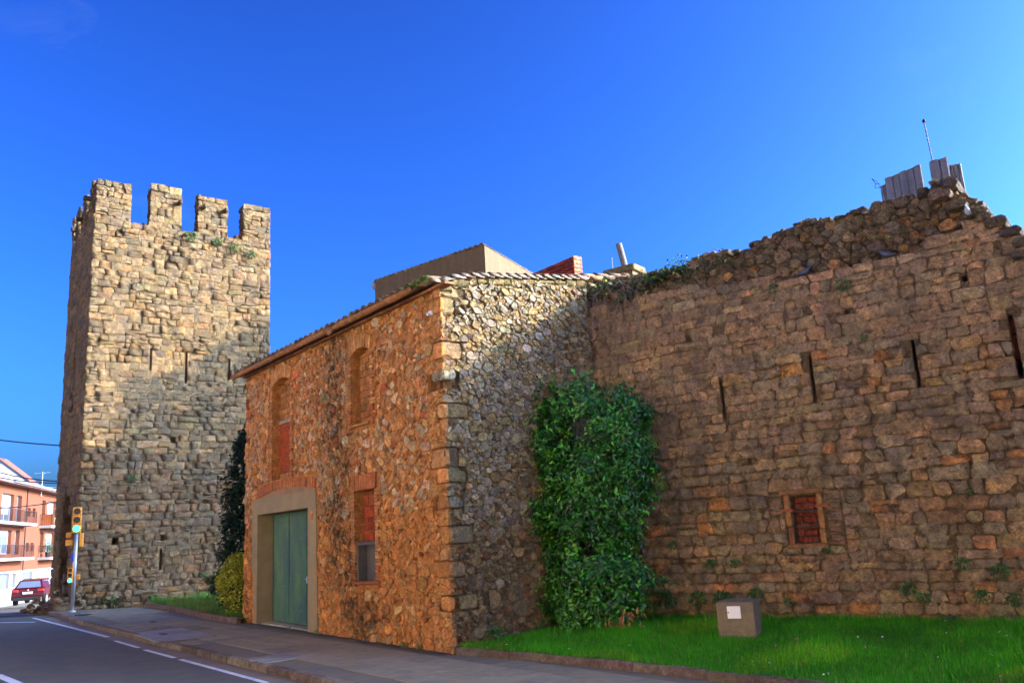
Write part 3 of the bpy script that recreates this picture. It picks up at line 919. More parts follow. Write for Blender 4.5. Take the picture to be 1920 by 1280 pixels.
for P_, Mf in ((p_left, tleft), (p_right, tright)):
    for p in P_:
        kw = st_left(cen(p), 0, rt); kw['tint'] = tuple(c * 1.35 for c in kw['tint']); stone_mesh(lm, p, Mf, rng=rt, **kw)  # side stones coloured paler to make up for weak light there
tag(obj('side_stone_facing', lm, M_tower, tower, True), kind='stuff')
# rough footing at the street corner
fm = random.Random(77)
for k in range(64):
    t = k / 64
    x = fm.uniform(-1.7, .3) if k < 44 else fm.uniform(-.2, 2.2)
    y = fm.uniform(-.5, 1.4) if x < 0 else fm.uniform(-.45, -.02)
    hmax = max(.1, 1.1 - .55 * math.hypot(min(0, x + .1), max(0, -y) * 1.6)) if x < .2 else .3
    z = fm.uniform(-.1, hmax) - (.15 if x < -1 else 0)
    s = fm.uniform(.07, .16)
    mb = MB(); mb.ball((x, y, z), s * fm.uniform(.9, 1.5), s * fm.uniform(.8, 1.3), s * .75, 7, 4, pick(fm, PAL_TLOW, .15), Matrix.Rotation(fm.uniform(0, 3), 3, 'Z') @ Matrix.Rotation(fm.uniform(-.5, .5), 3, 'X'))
    mb.v = [tuple(c + .04 * vnoise(v[0] * 7 + i * 9, v[1] * 7, v[2] * 7) for i, c in enumerate(v)) for v in mb.v]
    obj('footing_stone', mb, M_tower, tower)
mb = MB(); mb.ball((-.35, .5, -.35), .95, 1.0, .8, 12, 6, (.20, .14, .09)); obj('footing_core', mb, M_mortar_wall, tower, True)

# ================================================================== STONE HOUSE
house = frame_thing('stone_house', 'two storey rubble stone house with bricked up windows and green door', 'house', A, HU)
gab = lambda u, z, w: (w, u, z)
HL, GD = 10.62, 3.5
ftop = lambda u: 6.30 - .022 * u
gtop = interp([(0, 6.34), (.3, 6.5), (.9, 6.6), (2.2, 6.74), (3.5, 6.9)])
def seg(x0, x1, z, rise):
    return lambda u: z + rise * (1 - ((u - (x0 + x1) / 2) / ((x1 - x0) / 2)) ** 2)
W1, W2, LW, DR = (-3.75, -2.86, 4.29), (-8.50, -7.28, 3.52), (-3.66, -2.74, 1.12), (-9.55, -6.15, -.05)
t1, t2 = seg(W1[0], W1[1], 5.76, .12), seg(W2[0], W2[1], 5.92, .13)
core = MB()
sheet(core, front, -HL, 0, -.5, ftop, [(W1[0], W1[1], W1[2], t1, .2, (.36, .19, .07)), (W2[0], W2[1], W2[2], t2, .2, (.36, .19, .07)), (LW[0], LW[1], LW[2], 2.92, .22, (.2, .1, .06)), (DR[0], DR[1], DR[2], 2.72, .42, (.02, .02, .02))], .5, .5, (.60, .30, .115))
obj('front_wall', core, M_mortar_fac, house)
core = MB()
sheet(core, gab, 0, GD, -.5, lambda u: gtop(u) - .02, (), .4, .5, (.40, .30, .185)); obj('gable_wall', core, M_mortar_gab, house)
core = MB()
core.box(-HL, -HL + .4, .0, GD + 2, -.5, 6.5, (.3, .14, .06)); core.box(-HL, 0, GD + 1.6, GD + 2, -.5, 6.9, (.3, .2, .12)); obj('back_walls', core, M_mortar_gab, house)
rh = random.Random(55)
# outline keep-outs on the front: openings with their brick surrounds
frects = [(W1[0] - .27, W1[1] + .27, W1[2] - .12, 6.16), (W2[0] - .25, W2[1] + .25, W2[2] - .12, 6.34), (LW[0] - .25, LW[1] + .25, LW[2] - .1, 3.22), (-9.98, -5.62, -.5, 3.1), (-9.6, -5.65, 3.0, 3.5)]
seeds = [(-1.2, 5.0, .17), (-.9, 3.8, .19), (-1.7, 2.2, .17), (-5.1, 1.9, .2), (-4.8, 2.3, .22), (-2.2, 4.2, .16)]
qz, quoins = -.1, []
while qz < 6.2:
    qh = rh.uniform(.20, .36); i = len(quoins)
    if rh.random() < .45: quoins.append((qz, qz + qh, rh.uniform(.38, .55) if i % 2 else rh.uniform(.2, .3), rh.uniform(.22, .32) if i % 2 else rh.uniform(.38, .52)))
    qz += qh
def quoin_poly(a, b, z0, z1, e):
    return [(x + rh.gauss(0, .01), z + rh.gauss(0, .008)) for x, z in chamfer([(a, z0 + e), (b, z0 + e), (b, z1 - e), (a, z1 - e)], .045)]
qf = [quoin_poly(-wf, .035, a, b, .006) for a, b, wf, wg in quoins if not (4.4 < (a + b) / 2 < 4.95)]
qg = [quoin_poly(.0, wg, a, b, .006) for a, b, wf, wg in quoins if not (4.4 < (a + b) / 2 < 4.95)]
frects += [(-wf, .1, a, b) for a, b, wf, wg in quoins]
grects = [(-.1, wg, a, b) for a, b, wf, wg in quoins]
pf = rubble(rh, -HL, .03, -.1, 6.7, frects, [(.10, .16, .2), (.055, .085, .5), (.028, .042, .8)], 1.3, ftop, seeds)
PAL_F = [((.60, .30, .125), 4), ((.64, .36, .18), 3), ((.46, .23, .11), 3), ((.48, .37, .29), 3.5), ((.50, .16, .08), .7), ((.62, .51, .40), 1.6)]
PAL_FL = [((.58, .27, .10), 5), ((.52, .25, .10), 4), ((.46, .29, .17), 1.5), ((.55, .35, .19), 1)]
def st_fac(c, a, r):
    if c[0] > -.58: return dict(h=r.uniform(.015, .035), bevel=r.uniform(.015, .03), tint=pick(r, [((.58, .29, .12), 3), ((.54, .31, .15), 2), ((.5, .25, .11), 1)], .12), gap=r.uniform(.002, .008), tilt=.1)
    flush = r.random() < (.5 if c[1] < 2.4 and c[0] > -2.6 else .25)
    return dict(h=r.uniform(-.006, .008) if flush else r.uniform(.010, .045), bevel=r.uniform(.010, .025), tint=pick(r, PAL_FL if c[1] < 2.4 else PAL_F, .17), gap=r.uniform(.002, .010), tilt=.2)
seedg = [(.95, 4.9, .12), (1.3, 3.9, .12), (2.2, 5.6, .11), (1.0, 2.9, .12), (1.7, 2.8, .13), (.8, .8, .2), (1.4, .6, .17), (2.0, 1.0, .16)]
pg = rubble(rh, -.02, GD, -.1, 6.95, grects, [(.07, .105, .13), (.042, .065, .5), (.025, .036, .9)], 1.2, gtop, seedg)
PAL_G = [((.60, .53, .45), 5), ((.50, .45, .40), 4), ((.56, .41, .23), 4), ((.62, .50, .31), 2), ((.50, .30, .17), .8)]
PAL_GL = [((.44, .33, .21), 4), ((.48, .35, .21), 3), ((.42, .24, .13), 2), ((.46, .39, .31), 1.5)]
def st_gab(c, a, r):
    if a > .07 and c[0] < .6: return dict(h=r.uniform(.006, .022), bevel=r.uniform(.02, .04), tint=pick(r, [((.48, .37, .22), 3), ((.46, .38, .27), 2), ((.40, .32, .22), 2)], .14), gap=r.uniform(.002, .008), tilt=.06)
    low = c[1] < 1.6 + .5 * r.random()
    flush = r.random() < (.4 if low else .08)
    pal = PAL_GL if low else PAL_G
    if a > .07 and c[0] < .6: pal = [((.50, .38, .22), 3), ((.46, .37, .24), 2)]
    return dict(h=r.uniform(.0, .010) if flush else r.uniform(.014, .055), bevel=r.uniform(.008, .02), tint=pick(r, pal, .2), gap=r.uniform(.002, .010), tilt=.22)
pf += qf; pg += qg
def split_emit(parent):
    r = random.Random(12)
    for polys, M, st, mat, n in ((pf, front, st_fac, M_fac, 160), (pg, gab, st_gab, M_gab, 140)):
        P_ = sorted(polys, key=lambda p: -area(p))
        restm = MB()
        for i, p in enumerate(P_):
            if i < n:
                mb = MB(); stone_mesh(mb, p, M, rng=r, **st(cen(p), area(p), r)); link('stone', mb.mesh('stone', mat, False), parent)
            else: stone_mesh(restm, p, M, rng=r, **st(cen(p), area(p), r))
        tag(link('stone_facing', restm.mesh('stone_facing', mat, False), parent), kind='stuff')
split_emit(house)
mb = MB(); stone_mesh(mb, chamfer([(-.30, 4.62), (.04, 4.61), (.04, 4.80), (-.30, 4.79)], .04), front, .045, rh, .03, (.62, .58, .50)); obj('pale_quoin', mb, M_gab, house)
mb = MB(); stone_mesh(mb, chamfer([(-.03, 4.61), (.24, 4.62), (.25, 4.80), (-.03, 4.80)], .05), gab, .04, rh, .03, (.60, .56, .49)); obj('pale_quoin', mb, M_gab, house)
# brick jambs, arches and sills
PAL_B = [((.46, .25, .12), 4), ((.52, .31, .16), 2), ((.42, .19, .09), 2)]
PAL_BR = [((.42, .16, .075), 4), ((.38, .14, .07), 2)]
acc = MB(); nb = [0]
def brick(a, b, z0, z1, M=front, pal=PAL_B, d=.045, poly=None):
    loc = MB()
    if poly: loc.prism(poly, lambda x, z, y: (x, -y, z), -.03, d * rb.uniform(.8, 1.15), pick(rb, pal, .13))
    else: loc.bbox(a, b, -d * rb.uniform(.8, 1.15), .03, z0, z1, .006, pick(rb, pal, .13))
    nb[0] += 1
    mb = acc if nb[0] > 300 else MB()
    mb.add([M(x, z, -y) for x, y, z in loc.v], loc.f, loc.t[0])
    if mb is not acc: obj('brick', mb, M_brick_fac, house)
def jambs(x0, x1, z0, z1, bh=.068, pal=PAL_B):
    z, i = z0, 0
    while z < z1:
        l = .25 if (i // 2) % 2 else .14
        p = PAL_BR if z < z0 + .35 and pal is PAL_B else pal
        brick(x0 - l, x0 - .003, z, z + bh - .012, pal=p); brick(x1 + .003, x1 + l, z, z + bh - .012, pal=p)
        z += bh; i += 1
def voussoirs(x0, x1, f, hgt, n, fan=.25, pal=PAL_B):
    for i in range(n):
        a, b = x0 + (x1 - x0) * i / n + .005, x0 + (x1 - x0) * (i + 1) / n - .005
        m = (x0 + x1) / 2
        sh = lambda x: (x - m) / (x1 - x0) * fan * 2 * hgt
        h = hgt * rb.uniform(.92, 1.06)
        brick(0, 0, 0, 0, pal=pal, poly=[(a, f(a) + .004), (b, f(b) + .004), (b + sh(b), f(b) + h), (a + sh(a), f(a) + h)])
jambs(W1[0], W1[1], W1[2] - .08, 5.76)
voussoirs(W1[0] - .02, W1[1] + .02, seg(W1[0] - .02, W1[1] + .02, 5.76, .12), .30, 13)
brick(W1[0] - .05, W1[1] - .02, W1[2] - .06, W1[2] - .004, d=.06)
jambs(W2[0], W2[1], W2[2], 5.9)
voussoirs(W2[0] - .02, W2[1] + .02, seg(W2[0] - .02, W2[1] + .02, 5.92, .13), .32, 15)
jambs(LW[0], LW[1], LW[2] - .1, 2.92)
voussoirs(LW[0] - .04, LW[1] + .04, lambda u: 2.92, .30, 14, .12, PAL_BR)
DA = seg(-9.7, -5.6, 3.11, .17)
voussoirs(-9.5, -5.75, DA, .22, 31, .16, PAL_BR)
# bricked-up windows
PAL_IN = [((.48, .26, .10), 4), ((.42, .23, .085), 3), ((.36, .19, .07), 1)]
i1 = lambda u, z, w: (u, .2 - w, z)
w1o = link('bricked_window', None, house)
brick_fill(w1o, i1, W1[0], W1[1], W1[2] + .01, 5.9, .145, .31, PAL_IN, M_brick, .012, .03, 'infill_brick', lambda u: t1(u) - .01)
w2o = link('bricked_window', None, house)
brick_fill(w2o, i1, W2[0], W2[1], 5.03, 6.06, .145, .31, PAL_IN, M_brick, .012, .03, 'infill_brick', lambda u: t2(u) - .01)
brick_fill(w2o, i1, W2[0], W2[1], 3.53, 3.70, .16, .31, PAL_IN, M_brick, .012, .03, 'infill_brick')
mb = MB(); mb.bbox(W2[0] + .02, W2[1] - .02, .14, .2, 4.93, 5.02, .01, (.09, .07, .06)); obj('lintel', mb, M_concrete, w2o)
mb = MB()
z = 3.72
i = 0
while z < 4.92:
    mb.bbox(W2[0] + .005, W2[1] - .005, .155 + .004 * (i % 2), .2, z, min(z + .052, 4.925), .006, (.50, .115, .035) if i % 6 else (.42, .13, .06)); z += .057; i += 1
obj('red_panel', mb, M_brick, w2o)
lwo = link('bricked_window', None, house)
brick_fill(lwo, lambda u, z, w: (u, .21 - w, z), LW[0], LW[1], 1.90, 2.91, .235, .44, [((.42, .085, .03), 3), ((.36, .10, .045), 2), ((.30, .12, .06), 1)], M_brick, .018, .03, 'infill_brick')
mb = MB()
mb.bbox(LW[0] + .005, LW[1] - .005, .0, .21, 1.82, 1.89, .01, (1, 1, 1)); mb.bbox(LW[0] + .005, LW[0] + .07, .0, .21, 1.13, 1.82, .008); mb.bbox(LW[1] - .07, LW[1] - .005, .0, .21, 1.13, 1.82, .008)
M_greycon = mat_plain('grey_concrete', (.075, .065, .06), .9, .3, 5, .3, 30, .008, dirt=(.06, .05, .05), dscale=2)
obj('concrete_frame', mb, M_greycon, lwo)
mb = MB(); mb.box(LW[0] + .07, LW[1] - .27, .19, .215, 1.13, 1.82); obj('concrete_panel', mb, M_greycon, lwo)
mb = MB(); mb.box(LW[1] - .27, LW[1] - .07, .20, .216, 1.13, 1.82); obj('dark_gap', mb, M_dark, lwo)
mb = MB(); mb.bbox(LW[0] - .03, LW[1] + .03, -.06, .2, 1.06, 1.115, .01, (.36, .14, .07)); obj('sill', mb, M_brick, lwo)
if acc.v: tag(obj('brick_facing', acc, M_brick_fac, house), kind='stuff')
# cement door surround
mb = MB()
y0, y1 = -.035, .0
def slab2(poly): mb.prism(poly, lambda x, z, y: (x, y, z), y1, y0)
slab2([(-9.95, 1.25), (-9.55, 1.25), (-9.55, 3.12), (-9.95, 3.12)]); slab2([(-9.72, -.05), (-9.55, -.05), (-9.55, 1.247), (-9.80, 1.247)])
slab2([(-6.15, -.05), (-5.62, -.05), (-5.70, 2.72), (-6.15, 2.72)])
slab2([(-9.545, 2.722), (-5.70, 2.722), (-5.71, 3.11), (-9.545, 3.12)])
mb.box(-9.56, -9.549, .0, .42, -.05, 2.72); mb.box(-6.151, -6.14, .0, .42, -.05, 2.72); mb.box(-9.549, -6.151, .0, .42, 2.715, 2.722)
M_cement = mat_plain('cement_render', (.25, .18, .08), .92, .22, 2.5, .35, 25, .01, dirt=(.20, .14, .09), dscale=1.0, drange=(.45, .75))
obj('door_surround', mb, M_cement, house)
mb = MB()
mb.prism([(-9.5, 3.122), (-5.76, 3.112)] + [(x, DA(x) + .01) for x in np.linspace(-5.8, -9.5, 12)], lambda x, z, y: (x, y, z), -.012, .0)
M_tymp = mat_plain('old_brown_render', (.30, .155, .065), .92, .3, 3, .5, 25, .012, dirt=(.16, .10, .055), dscale=2.0, drange=(.4, .7))
obj('arch_infill', mb, M_tymp, house)
mb = MB(); mb.box(-5.6, -4.85, -.012, .0, 2.55, 3.75); 
mb.v = [(x + .16 * vnoise(x * 3, z * 3, 1.3), y, z + .2 * vnoise(x * 3, z * 3, 5.1)) for x, y, z in mb.v]; obj('render_patch', mb, M_cement, house)
# green corrugated door of three leaves
def mat_door():
    m, nt, p = new_mat('green_door_paint')
    k = N(nt)
    co = k.n('TexCoord').outputs['Object']
    mp = k.n('Mapping'); mp.inputs['Scale'].default_value = (1.2, 1.2, .55); k.l(co, mp.inputs[0])
    c = k.ramp(k.noise(mp.outputs[0], 1.3, 8, .65), [(.36, (.005, .052, .058)), (.5, (.015, .080, .050)), (.64, (.045, .115, .050))])
    c = k.mix(k.math('MULTIPLY', k.ramp(k.noise(co, 9, 8, .7), [(.55, 0.0), (.7, 1.0)]), .55), c, (.13, .13, .095))
    k.l(c, p.inputs['Base Color']); p.inputs['Roughness'].default_value = .6
    return m
M_door = mat_door()
dw = 3.36 / 3
for k in range(3):
    x0 = -9.535 + k * dw * 1.0
    lf = MB()
    n = 11
    for i in range(n):
        a = x0 + .012 + (dw - .024) * i / n; b = x0 + .012 + (dw - .024) * (i + .5) / n; c = x0 + .012 + (dw - .024) * (i + 1) / n
        lf.add([(a, .40, .04), (b, .372, .04), (c, .40, .04), (a, .40, 2.71), (b, .372, 2.71), (c, .40, 2.71)], [(0, 1, 4, 3), (1, 2, 5, 4)])
    lf.box(x0 + .003, x0 + .022, .375, .41, .03, 2.712); lf.box(x0 + dw - .022, x0 + dw - .003, .375, .41, .03, 2.712)
    lo = obj('door_leaf', lf, M_door, house)
    if k == 2:
        hd = MB(); hd.bbox(x0 + .05, x0 + .11, .36, .38, 1.0, 1.16, .006); hd.tube([(x0 + .08, .36, 1.1), (x0 + .08, .33, 1.1), (x0 + .2, .33, 1.1)], .01, 6); obj('handle', hd, M_galv, lo)
mb = MB(); mb.box(-9.55, -6.15, .1, .42, -.1, .02); obj('threshold', mb, M_concrete, house)
# number plate with its figures
mb = MB(); mb.bbox(-6.02, -5.84, -.05, -.03, 2.44, 2.63, .006, (.62, .33, .16)); npl = obj('number_plate', mb, M_brick, house)
def text_part(txt, size, mat, parent, mw):
    cu = bpy.data.curves.new('figures', 'FONT'); cu.body = txt; cu.size = size; cu.align_x = 'CENTER'; cu.align_y = 'CENTER'; cu.extrude = .002
    to = bpy.data.objects.new('figures', cu); COL.objects.link(to)
    dg = bpy.context.evaluated_depsgraph_get()
    me = bpy.data.meshes.new_from_object(to.evaluated_get(dg))
    bpy.data.objects.remove(to)
    me.materials.clear(); me.materials.append(mat); me.transform(mw)
    return link('figures', me, parent)
M_fig = mat_plain('figure_paint', (.40, .13, .04), .6, 0, bump=0)
text_part('85', .13, M_fig, npl, Matrix.Translation((-5.93, -.052, 2.535)) @ Matrix.Rotation(math.pi / 2, 4, 'X'))
# small lamp socket near the corner
mb = MB(); mb.bbox(-.33, -.22, -.08, .0, 5.86, 5.95, .015, (1, 1, 1)); mb.tube([(-.28, -.05, 5.9), (-.28, -.12, 5.87)], .03, 8); obj('lamp_socket', mb, M_white, house)
# eave: brick course, gutter pieces, tiles
mb = MB()
x = -HL - .05
while x < .1:
    mb.bbox(x, x + .28, -.10, .1, ftop(x) + .0, ftop(x) + .045, .006, pick(rb, [((.34, .18, .09), 3), ((.40, .22, .11), 1)], .15)); x += .29
obj('eave_course', mb, M_brick, house)
PAL_GUT = [((.50, .28, .14), 3), ((.46, .25, .12), 2), ((.42, .27, .16), 1)]
gz = lambda u: 6.335 - .020 * (u + .0)
x = -HL - .32
while x < -.5:
    L = rb.uniform(.95, 1.15)
    mb = MB(); n = 7
    vs, fs = [], []
    for i, (xx, r) in enumerate([(x, .088), (x + .04, .088), (x + L, .076)]):
        for k in range(n):
            a = math.pi + math.pi * k / (n - 1)
            vs.append((xx, -.30 + r * math.cos(a), gz(xx) + .06 + r * math.sin(a)))
        for k in range(n):
            a = math.pi + math.pi * k / (n - 1)
            vs.append((xx, -.30 + (r - .018) * math.cos(a), gz(xx) + .06 + (r - .018) * math.sin(a)))
    for i in range(2):
        for k in range(n - 1):
            a, b = i * 2 * n, (i + 1) * 2 * n
            fs += [(a + k, b + k, b + k + 1, a + k + 1), (a + n + k, a + n + k + 1, b + n + k + 1, b + n + k)]
        fs += [(i * 2 * n, i * 2 * n + n, (i + 1) * 2 * n + n, (i + 1) * 2 * n), (i * 2 * n + n - 1, (i + 1) * 2 * n + n - 1, (i + 1) * 2 * n + 2 * n - 1, i * 2 * n + 2 * n - 1)]
    fs += [(k, k + 1, n + k + 1, n + k) for k in range(n - 1)]
    mb.add(vs, fs, pick(rb, PAL_GUT, .1)); obj('gutter_piece', mb, M_brick, house, True)
    x += L - .03
mb = MB(); mb.tube([(-4.0, -.34, gz(-4) + .02), (-4.0, -.44, gz(-4) - .13)], [.055, .045], 8, (.46, .30, .19)); obj('gutter_spout', mb, M_brick, house, True)
def half_pipe(mb, p0, p1, r0, r1, up=True, n=6, tint=(1, 1, 1), side=Vector((1, 0, 0)), th=.014):
    p0, p1 = Vector(p0), Vector(p1)
    t = (p1 - p0).normalized()
    s = side - t * side.dot(t); s.normalize()
    nrm = s.cross(t) if s.cross(t).z > 0 else t.cross(s)
    vs, fs = [], []
    for p, r in ((p0, r0), (p1, r1)):
        for rr in (r, r - th):
            for k in range(n + 1):
                a = math.pi * k / n
                q = p + s * math.cos(a) * rr + nrm * math.sin(a) * rr * (.8 if up else -.6)
                vs.append(tuple(q))
    m = n + 1
    for k in range(n):
        fs += [(k, k + 1, 2 * m + k + 1, 2 * m + k), (m + k, 3 * m + k, 3 * m + k + 1, m + k + 1), (k, m + k, m + k + 1, k + 1), (2 * m + k, 2 * m + k + 1, 3 * m + k + 1, 3 * m + k)]
    fs += [(0, 2 * m, 3 * m, m), (n, m + n, 3 * m + n, 2 * m + n)]
    mb.add(vs, fs, tint)
PAL_TILE = [((.30, .17, .085), 3), ((.25, .15, .085), 3), ((.33, .20, .10), 2), ((.20, .14, .085), 1)]
roof = link('roof', None, house)
rz = lambda u, y: gz(u) + .13 + .145 * (y + .22)
rest = MB()
x = -HL - .15; i = 0
while x < -.05:
    y = -.22; j = 0
    jx = rb.gauss(0, .012)
    while y < GD + 1.6:
        for o, up in ((0, True), (.155, False)):
            mb = MB() if (j == 0 and up) else rest
            half_pipe(mb, (x + jx + o, y, rz(x, y) + (.03 if up else .0) + rb.gauss(0, .008)), (x + jx + o, y + .44, rz(x, y + .44) + (.015 if up else -.015)), .115 if up else .10, .095, up, 6, pick(rb, PAL_TILE, .16))
            if mb is not rest: obj('roof_tile', mb, M_tile, roof, True)
        y += .38; j += 1
    x += .31; i += 1
tag(obj('roof_tile_field', rest, M_tile, roof, True), kind='stuff')
mb = MB(); mb.add([(-HL - .1, -.15, rz(-HL, -.15) - .09), (0.02, -.15, rz(0, -.15) - .09), (0.02, GD, rz(0, GD) - .09), (-HL - .1, GD + 1.5, rz(-HL, GD + 1.5) - .09)], [(0, 1, 2, 3)], (.2, .13, .08)); obj('roof_deck', mb, M_brick, roof)
# verge tiles over the gable, laid across the wall head
y = -.2
while y < GD - .05:
    mb = MB(); z = gtop(max(0, y)) + .0
    half_pipe(mb, (-.02 + rb.gauss(0, .012), y, z + .055), (-.03 + rb.gauss(0, .012), y + .30, gtop(y + .3) + .012), .12, .10, True, 7, pick(rb, [((.36, .28, .19), 3), ((.33, .24, .15), 2)], .12))
    obj('roof_tile', mb, M_tile, roof, True)
    y += .215
mb = MB()
y = .0
while y < GD - .1:
    w_ = rb.uniform(.08, .3)
    mb.bbox(-.02, rb.uniform(.02, .05), y, y + w_ - .004, gtop(y) - rb.uniform(.08, .2), gtop(y) + .012, .02, pick(rb, [((.40, .35, .16), 3), ((.34, .27, .13), 2)], .15)); y += w_
obj('verge_mortar', mb, M_gab, house, True)

# ================================================================== ROOFS BEHIND
def poly_house(name, label, cat, O, U, parts): ...
B0 = Vector((-.65, 23.76, 0)); BU = Vector((-.77, .638, 0)).normalized(); BI = Vector((.638, .77, 0)).normalized()
bb = thing('plaster_building', 'beige plastered building with a scalloped tile edge behind the stone house', 'building', (B0.x, B0.y, 0), math.atan2(-BU.y, -BU.x))
# local: X to the right along the shaded side (-4.85..0), Y inwards
mb = MB()
LB, DB = 4.85, 6.2
tz = lambda y: 10.16 - .20 * y
mb.add([(-LB, 0, 0), (0, 0, 0), (0, DB, 0), (-LB, DB, 0), (-LB, 0, 10.16), (0, 0, 10.16), (0, DB, tz(DB)), (-LB, DB, tz(DB))], [(0, 1, 5, 4), (1, 2, 6, 5), (2, 3, 7, 6), (3, 0, 4, 7)])
obj('wall', mb, M_render_bg, bb)
n = 23
roofb = link('roof', None, bb)
for i in range(n):
    mb = MB(); x = -LB + LB * (i + .5) / n
    half_pipe(mb, (x, -.05, 10.15), (x, DB, tz(DB) - .01), .115, .115, True, 6, pick(rb, [((.22, .18, .13), 3), ((.27, .21, .13), 1)], .1))
    obj('roof_tile', mb, M_tile, roofb, True)
mb = MB(); mb.bbox(-LB - .08, -LB + .06, -.07, .1, 9.93, 10.13, .02, (.2, .15, .1)); obj('corner_stone', mb, M_concrete, bb)
mb = MB(); mb.add([(-LB, 0, 10.12), (0, 0, 10.12), (0, DB, tz(DB) - .03), (-LB, DB, tz(DB) - .03)], [(0, 1, 2, 3)]); obj('deck', mb, M_tile, roofb)

bw = thing('red_brick_wall', 'raw red hollow brick wall end rising behind the gable tiles', 'wall', (1.62, 20.05, 0), math.atan2(-1.66, 1.28))
# local X: to the right; the long side, coloured dark as if shaded, runs away to the left
mb = MB(); mb.box(-3.0, -.01, .01, .24, 6.0, 8.44, (.2, .15, .12)); mb.box(.0, .0, 0, 0, 0, 0)
obj('core', mb, M_mortar_gab, bw)
brick_fill(bw, lambda u, z, w: (u, -w, z), -3.0, 0, 7.4, 8.46, .105, .30, [((.30, .05, .035), 3), ((.25, .05, .04), 2), ((.20, .07, .05), 1)], M_brick, .014, .03, joined=True)
for k in range(10):
    mb = MB(); mb.bbox(.0, .035, -.02, .25, 7.42 + k * .105, 7.51 + k * .105, .006, (.55, .26, .18)); obj('end_brick', mb, M_brick, bw)  # end bricks coloured paler, as if sunlit
for k in range(5):
    for j in range(6 - k):
        mb = MB(); mb.bbox(-.03 + .0, .02, .27 + j * .32, .57 + j * .32, 7.42 + k * .12, 7.53 + k * .12, .006, pick(rb, [((.58, .30, .20), 2), ((.52, .25, .17), 1)], .1)); obj('end_brick', mb, M_brick, bw)

hut = thing('roof_stack', 'mossy chimney base with a slab top above the ivied wall', 'chimney', (2.55, 18.2, 0), rad(-37))
mb = MB(); mb.box(-.36, .30, -.12, .3, 6.0, 7.36); obj('base', mb, M_render_bg, hut)
mb = MB(); mb.bbox(-.42, .38, -.18, .36, 7.36, 7.50, .02, (.22, .17, .06)); obj('slab_top', mb, M_tile, hut)
mb = MB(); mb.tube([(2.615, 18.2, 7.45), (2.50, 18.16, 8.06)], .072, 14); mb.tube([(2.612, 18.2, 7.47), (2.598, 18.195, 7.55)], .08, 14)
solo('flue_pipe', mb, M_pipe, 'leaning grey flue pipe standing on the mossy chimney base', 'pipe')
mb = MB(); mb.tube([(2.33, 18.21, 7.48), (2.335, 18.2, 7.76)], .011, 6); solo('thin_rod', mb, M_white, 'short thin white rod left of the leaning flue pipe', 'rod')

# church beyond the wall: grey buttressed tops show over the ruin; the unseen block further right is shaped to shade the tower
church = thing('church', 'grey church with fluted buttress tops showing over the ruined wall', 'church', (0, 0, 0))
def rib_block(cx, cy, w, d, z0, z1, n, rot, slope_=0.0, name='buttress_block', flutes=True):
    mb = MB(); R_ = Matrix.Rotation(rot, 3, 'Z')
    pts = []
    for i in range(n):
        a, b = -w / 2 + w * i / n, -w / 2 + w * (i + 1) / n
        dep = -d / 2 - (.16 * w / n if i % 2 == 0 else -.10 * w / n)
        pts += [(a, dep + .05), (a + .15 * (b - a), dep), (b - .15 * (b - a), dep), (b, dep + .05)]
    pts += [(w / 2, d / 2), (-w / 2, d / 2)]
    k = len(pts)
    vs = []
    for zz in (0, 1):
        for x, y in pts:
            q = R_ @ Vector((x, y, 0))
            vs.append((cx + q.x, cy + q.y, z0 if zz == 0 else z1 + slope_ * (x / w + .5)))
    mb.add(vs, [tuple(range(k, 2 * k))] + [(i, (i + 1) % k, k + (i + 1) % k, k + i) for i in range(k)])
    obj(name, mb, M_church, church)
S5 = 52 / 40.0
rib_block(18.75 * S5, 37.6 * S5, 2.05, 1.8, 4, 1.9 + 15.75 * S5 - .85, 5, rad(-26), .45)
rib_block(17.78 * S5, 37.65 * S5, .36, .5, 4, 1.9 + 15.05 * S5 - .3, 2, rad(-26), .1)
rib_block(20.42 * S5, 37.45 * S5, 1.0, 1.0, 4, 1.9 + 15.98 * S5 - .25, 2, rad(-26), .12)
rib_block(21.12 * S5, 37.5 * S5, .78, .8, 4, 1.9 + 15.75 * S5 - .2, 4, rad(-26), -.05)
mb = MB(); mb.tube([(20.14 * S5, 37.4 * S5, 1.9 + 15.7 * S5), (19.87 * S5, 37.05 * S5, 1.9 + 17.72 * S5)], .035, 6); mb.ball((19.87 * S5, 37.05 * S5, 1.9 + 17.75 * S5), .11, .11, .13, 8, 6)
solo('mast', mb, M_iron, 'thin tall mast with a ball tip on the grey church top', 'mast')
mb = MB(); o = Vector((17.4 * S5, 37.63 * S5, 1.9 + 15.0 * S5))
mb.tube([o + Vector((-.15, 0, .35)), o + Vector((.2, 0, .1)), o + Vector((.25, 0, -.3)), o + Vector((-.05, 0, -.25)), o + Vector((.05, 0, .0)), o + Vector((-.15, 0, .35))], .02, 5)
mb.tube([o + Vector((.05, 0, 0)), o + Vector((.3, .05, -.02))], .02, 5)
solo('bent_bracket', mb, M_iron, 'thin bent wire bracket at the side of the grey church top', 'bracket')
SH = [(12, 13.2), (7.65, 12.2), (6.0, 11.5), (5.3, 11.0), (4.05, 9.85), (3.4, 9.45), (1.45, 9.1), (1.3, 8.9), (1.22, 6.5), (-.1, 5.95), (-7, 5.5), (-7, -28), (12, -28)]  # outline of the tower's shadow, giving the unseen caster its shape
mb = MB()
_sh = Vector((SUN.x, SUN.y, 0)).normalized()
_p0 = [T0 + TU * u + Vector((0, 0, z)) + SUN * 52 for u, z in SH]
n = len(_p0)
mb.add([tuple(p) for p in _p0] + [tuple(p + _sh * 8) for p in _p0], [tuple(range(n)), tuple(range(n, 2 * n))[::-1]] + [(i, (i + 1) % n, n + (i + 1) % n, n + i) for i in range(n)])
obj('unseen_shadow_block', mb, M_church, church)

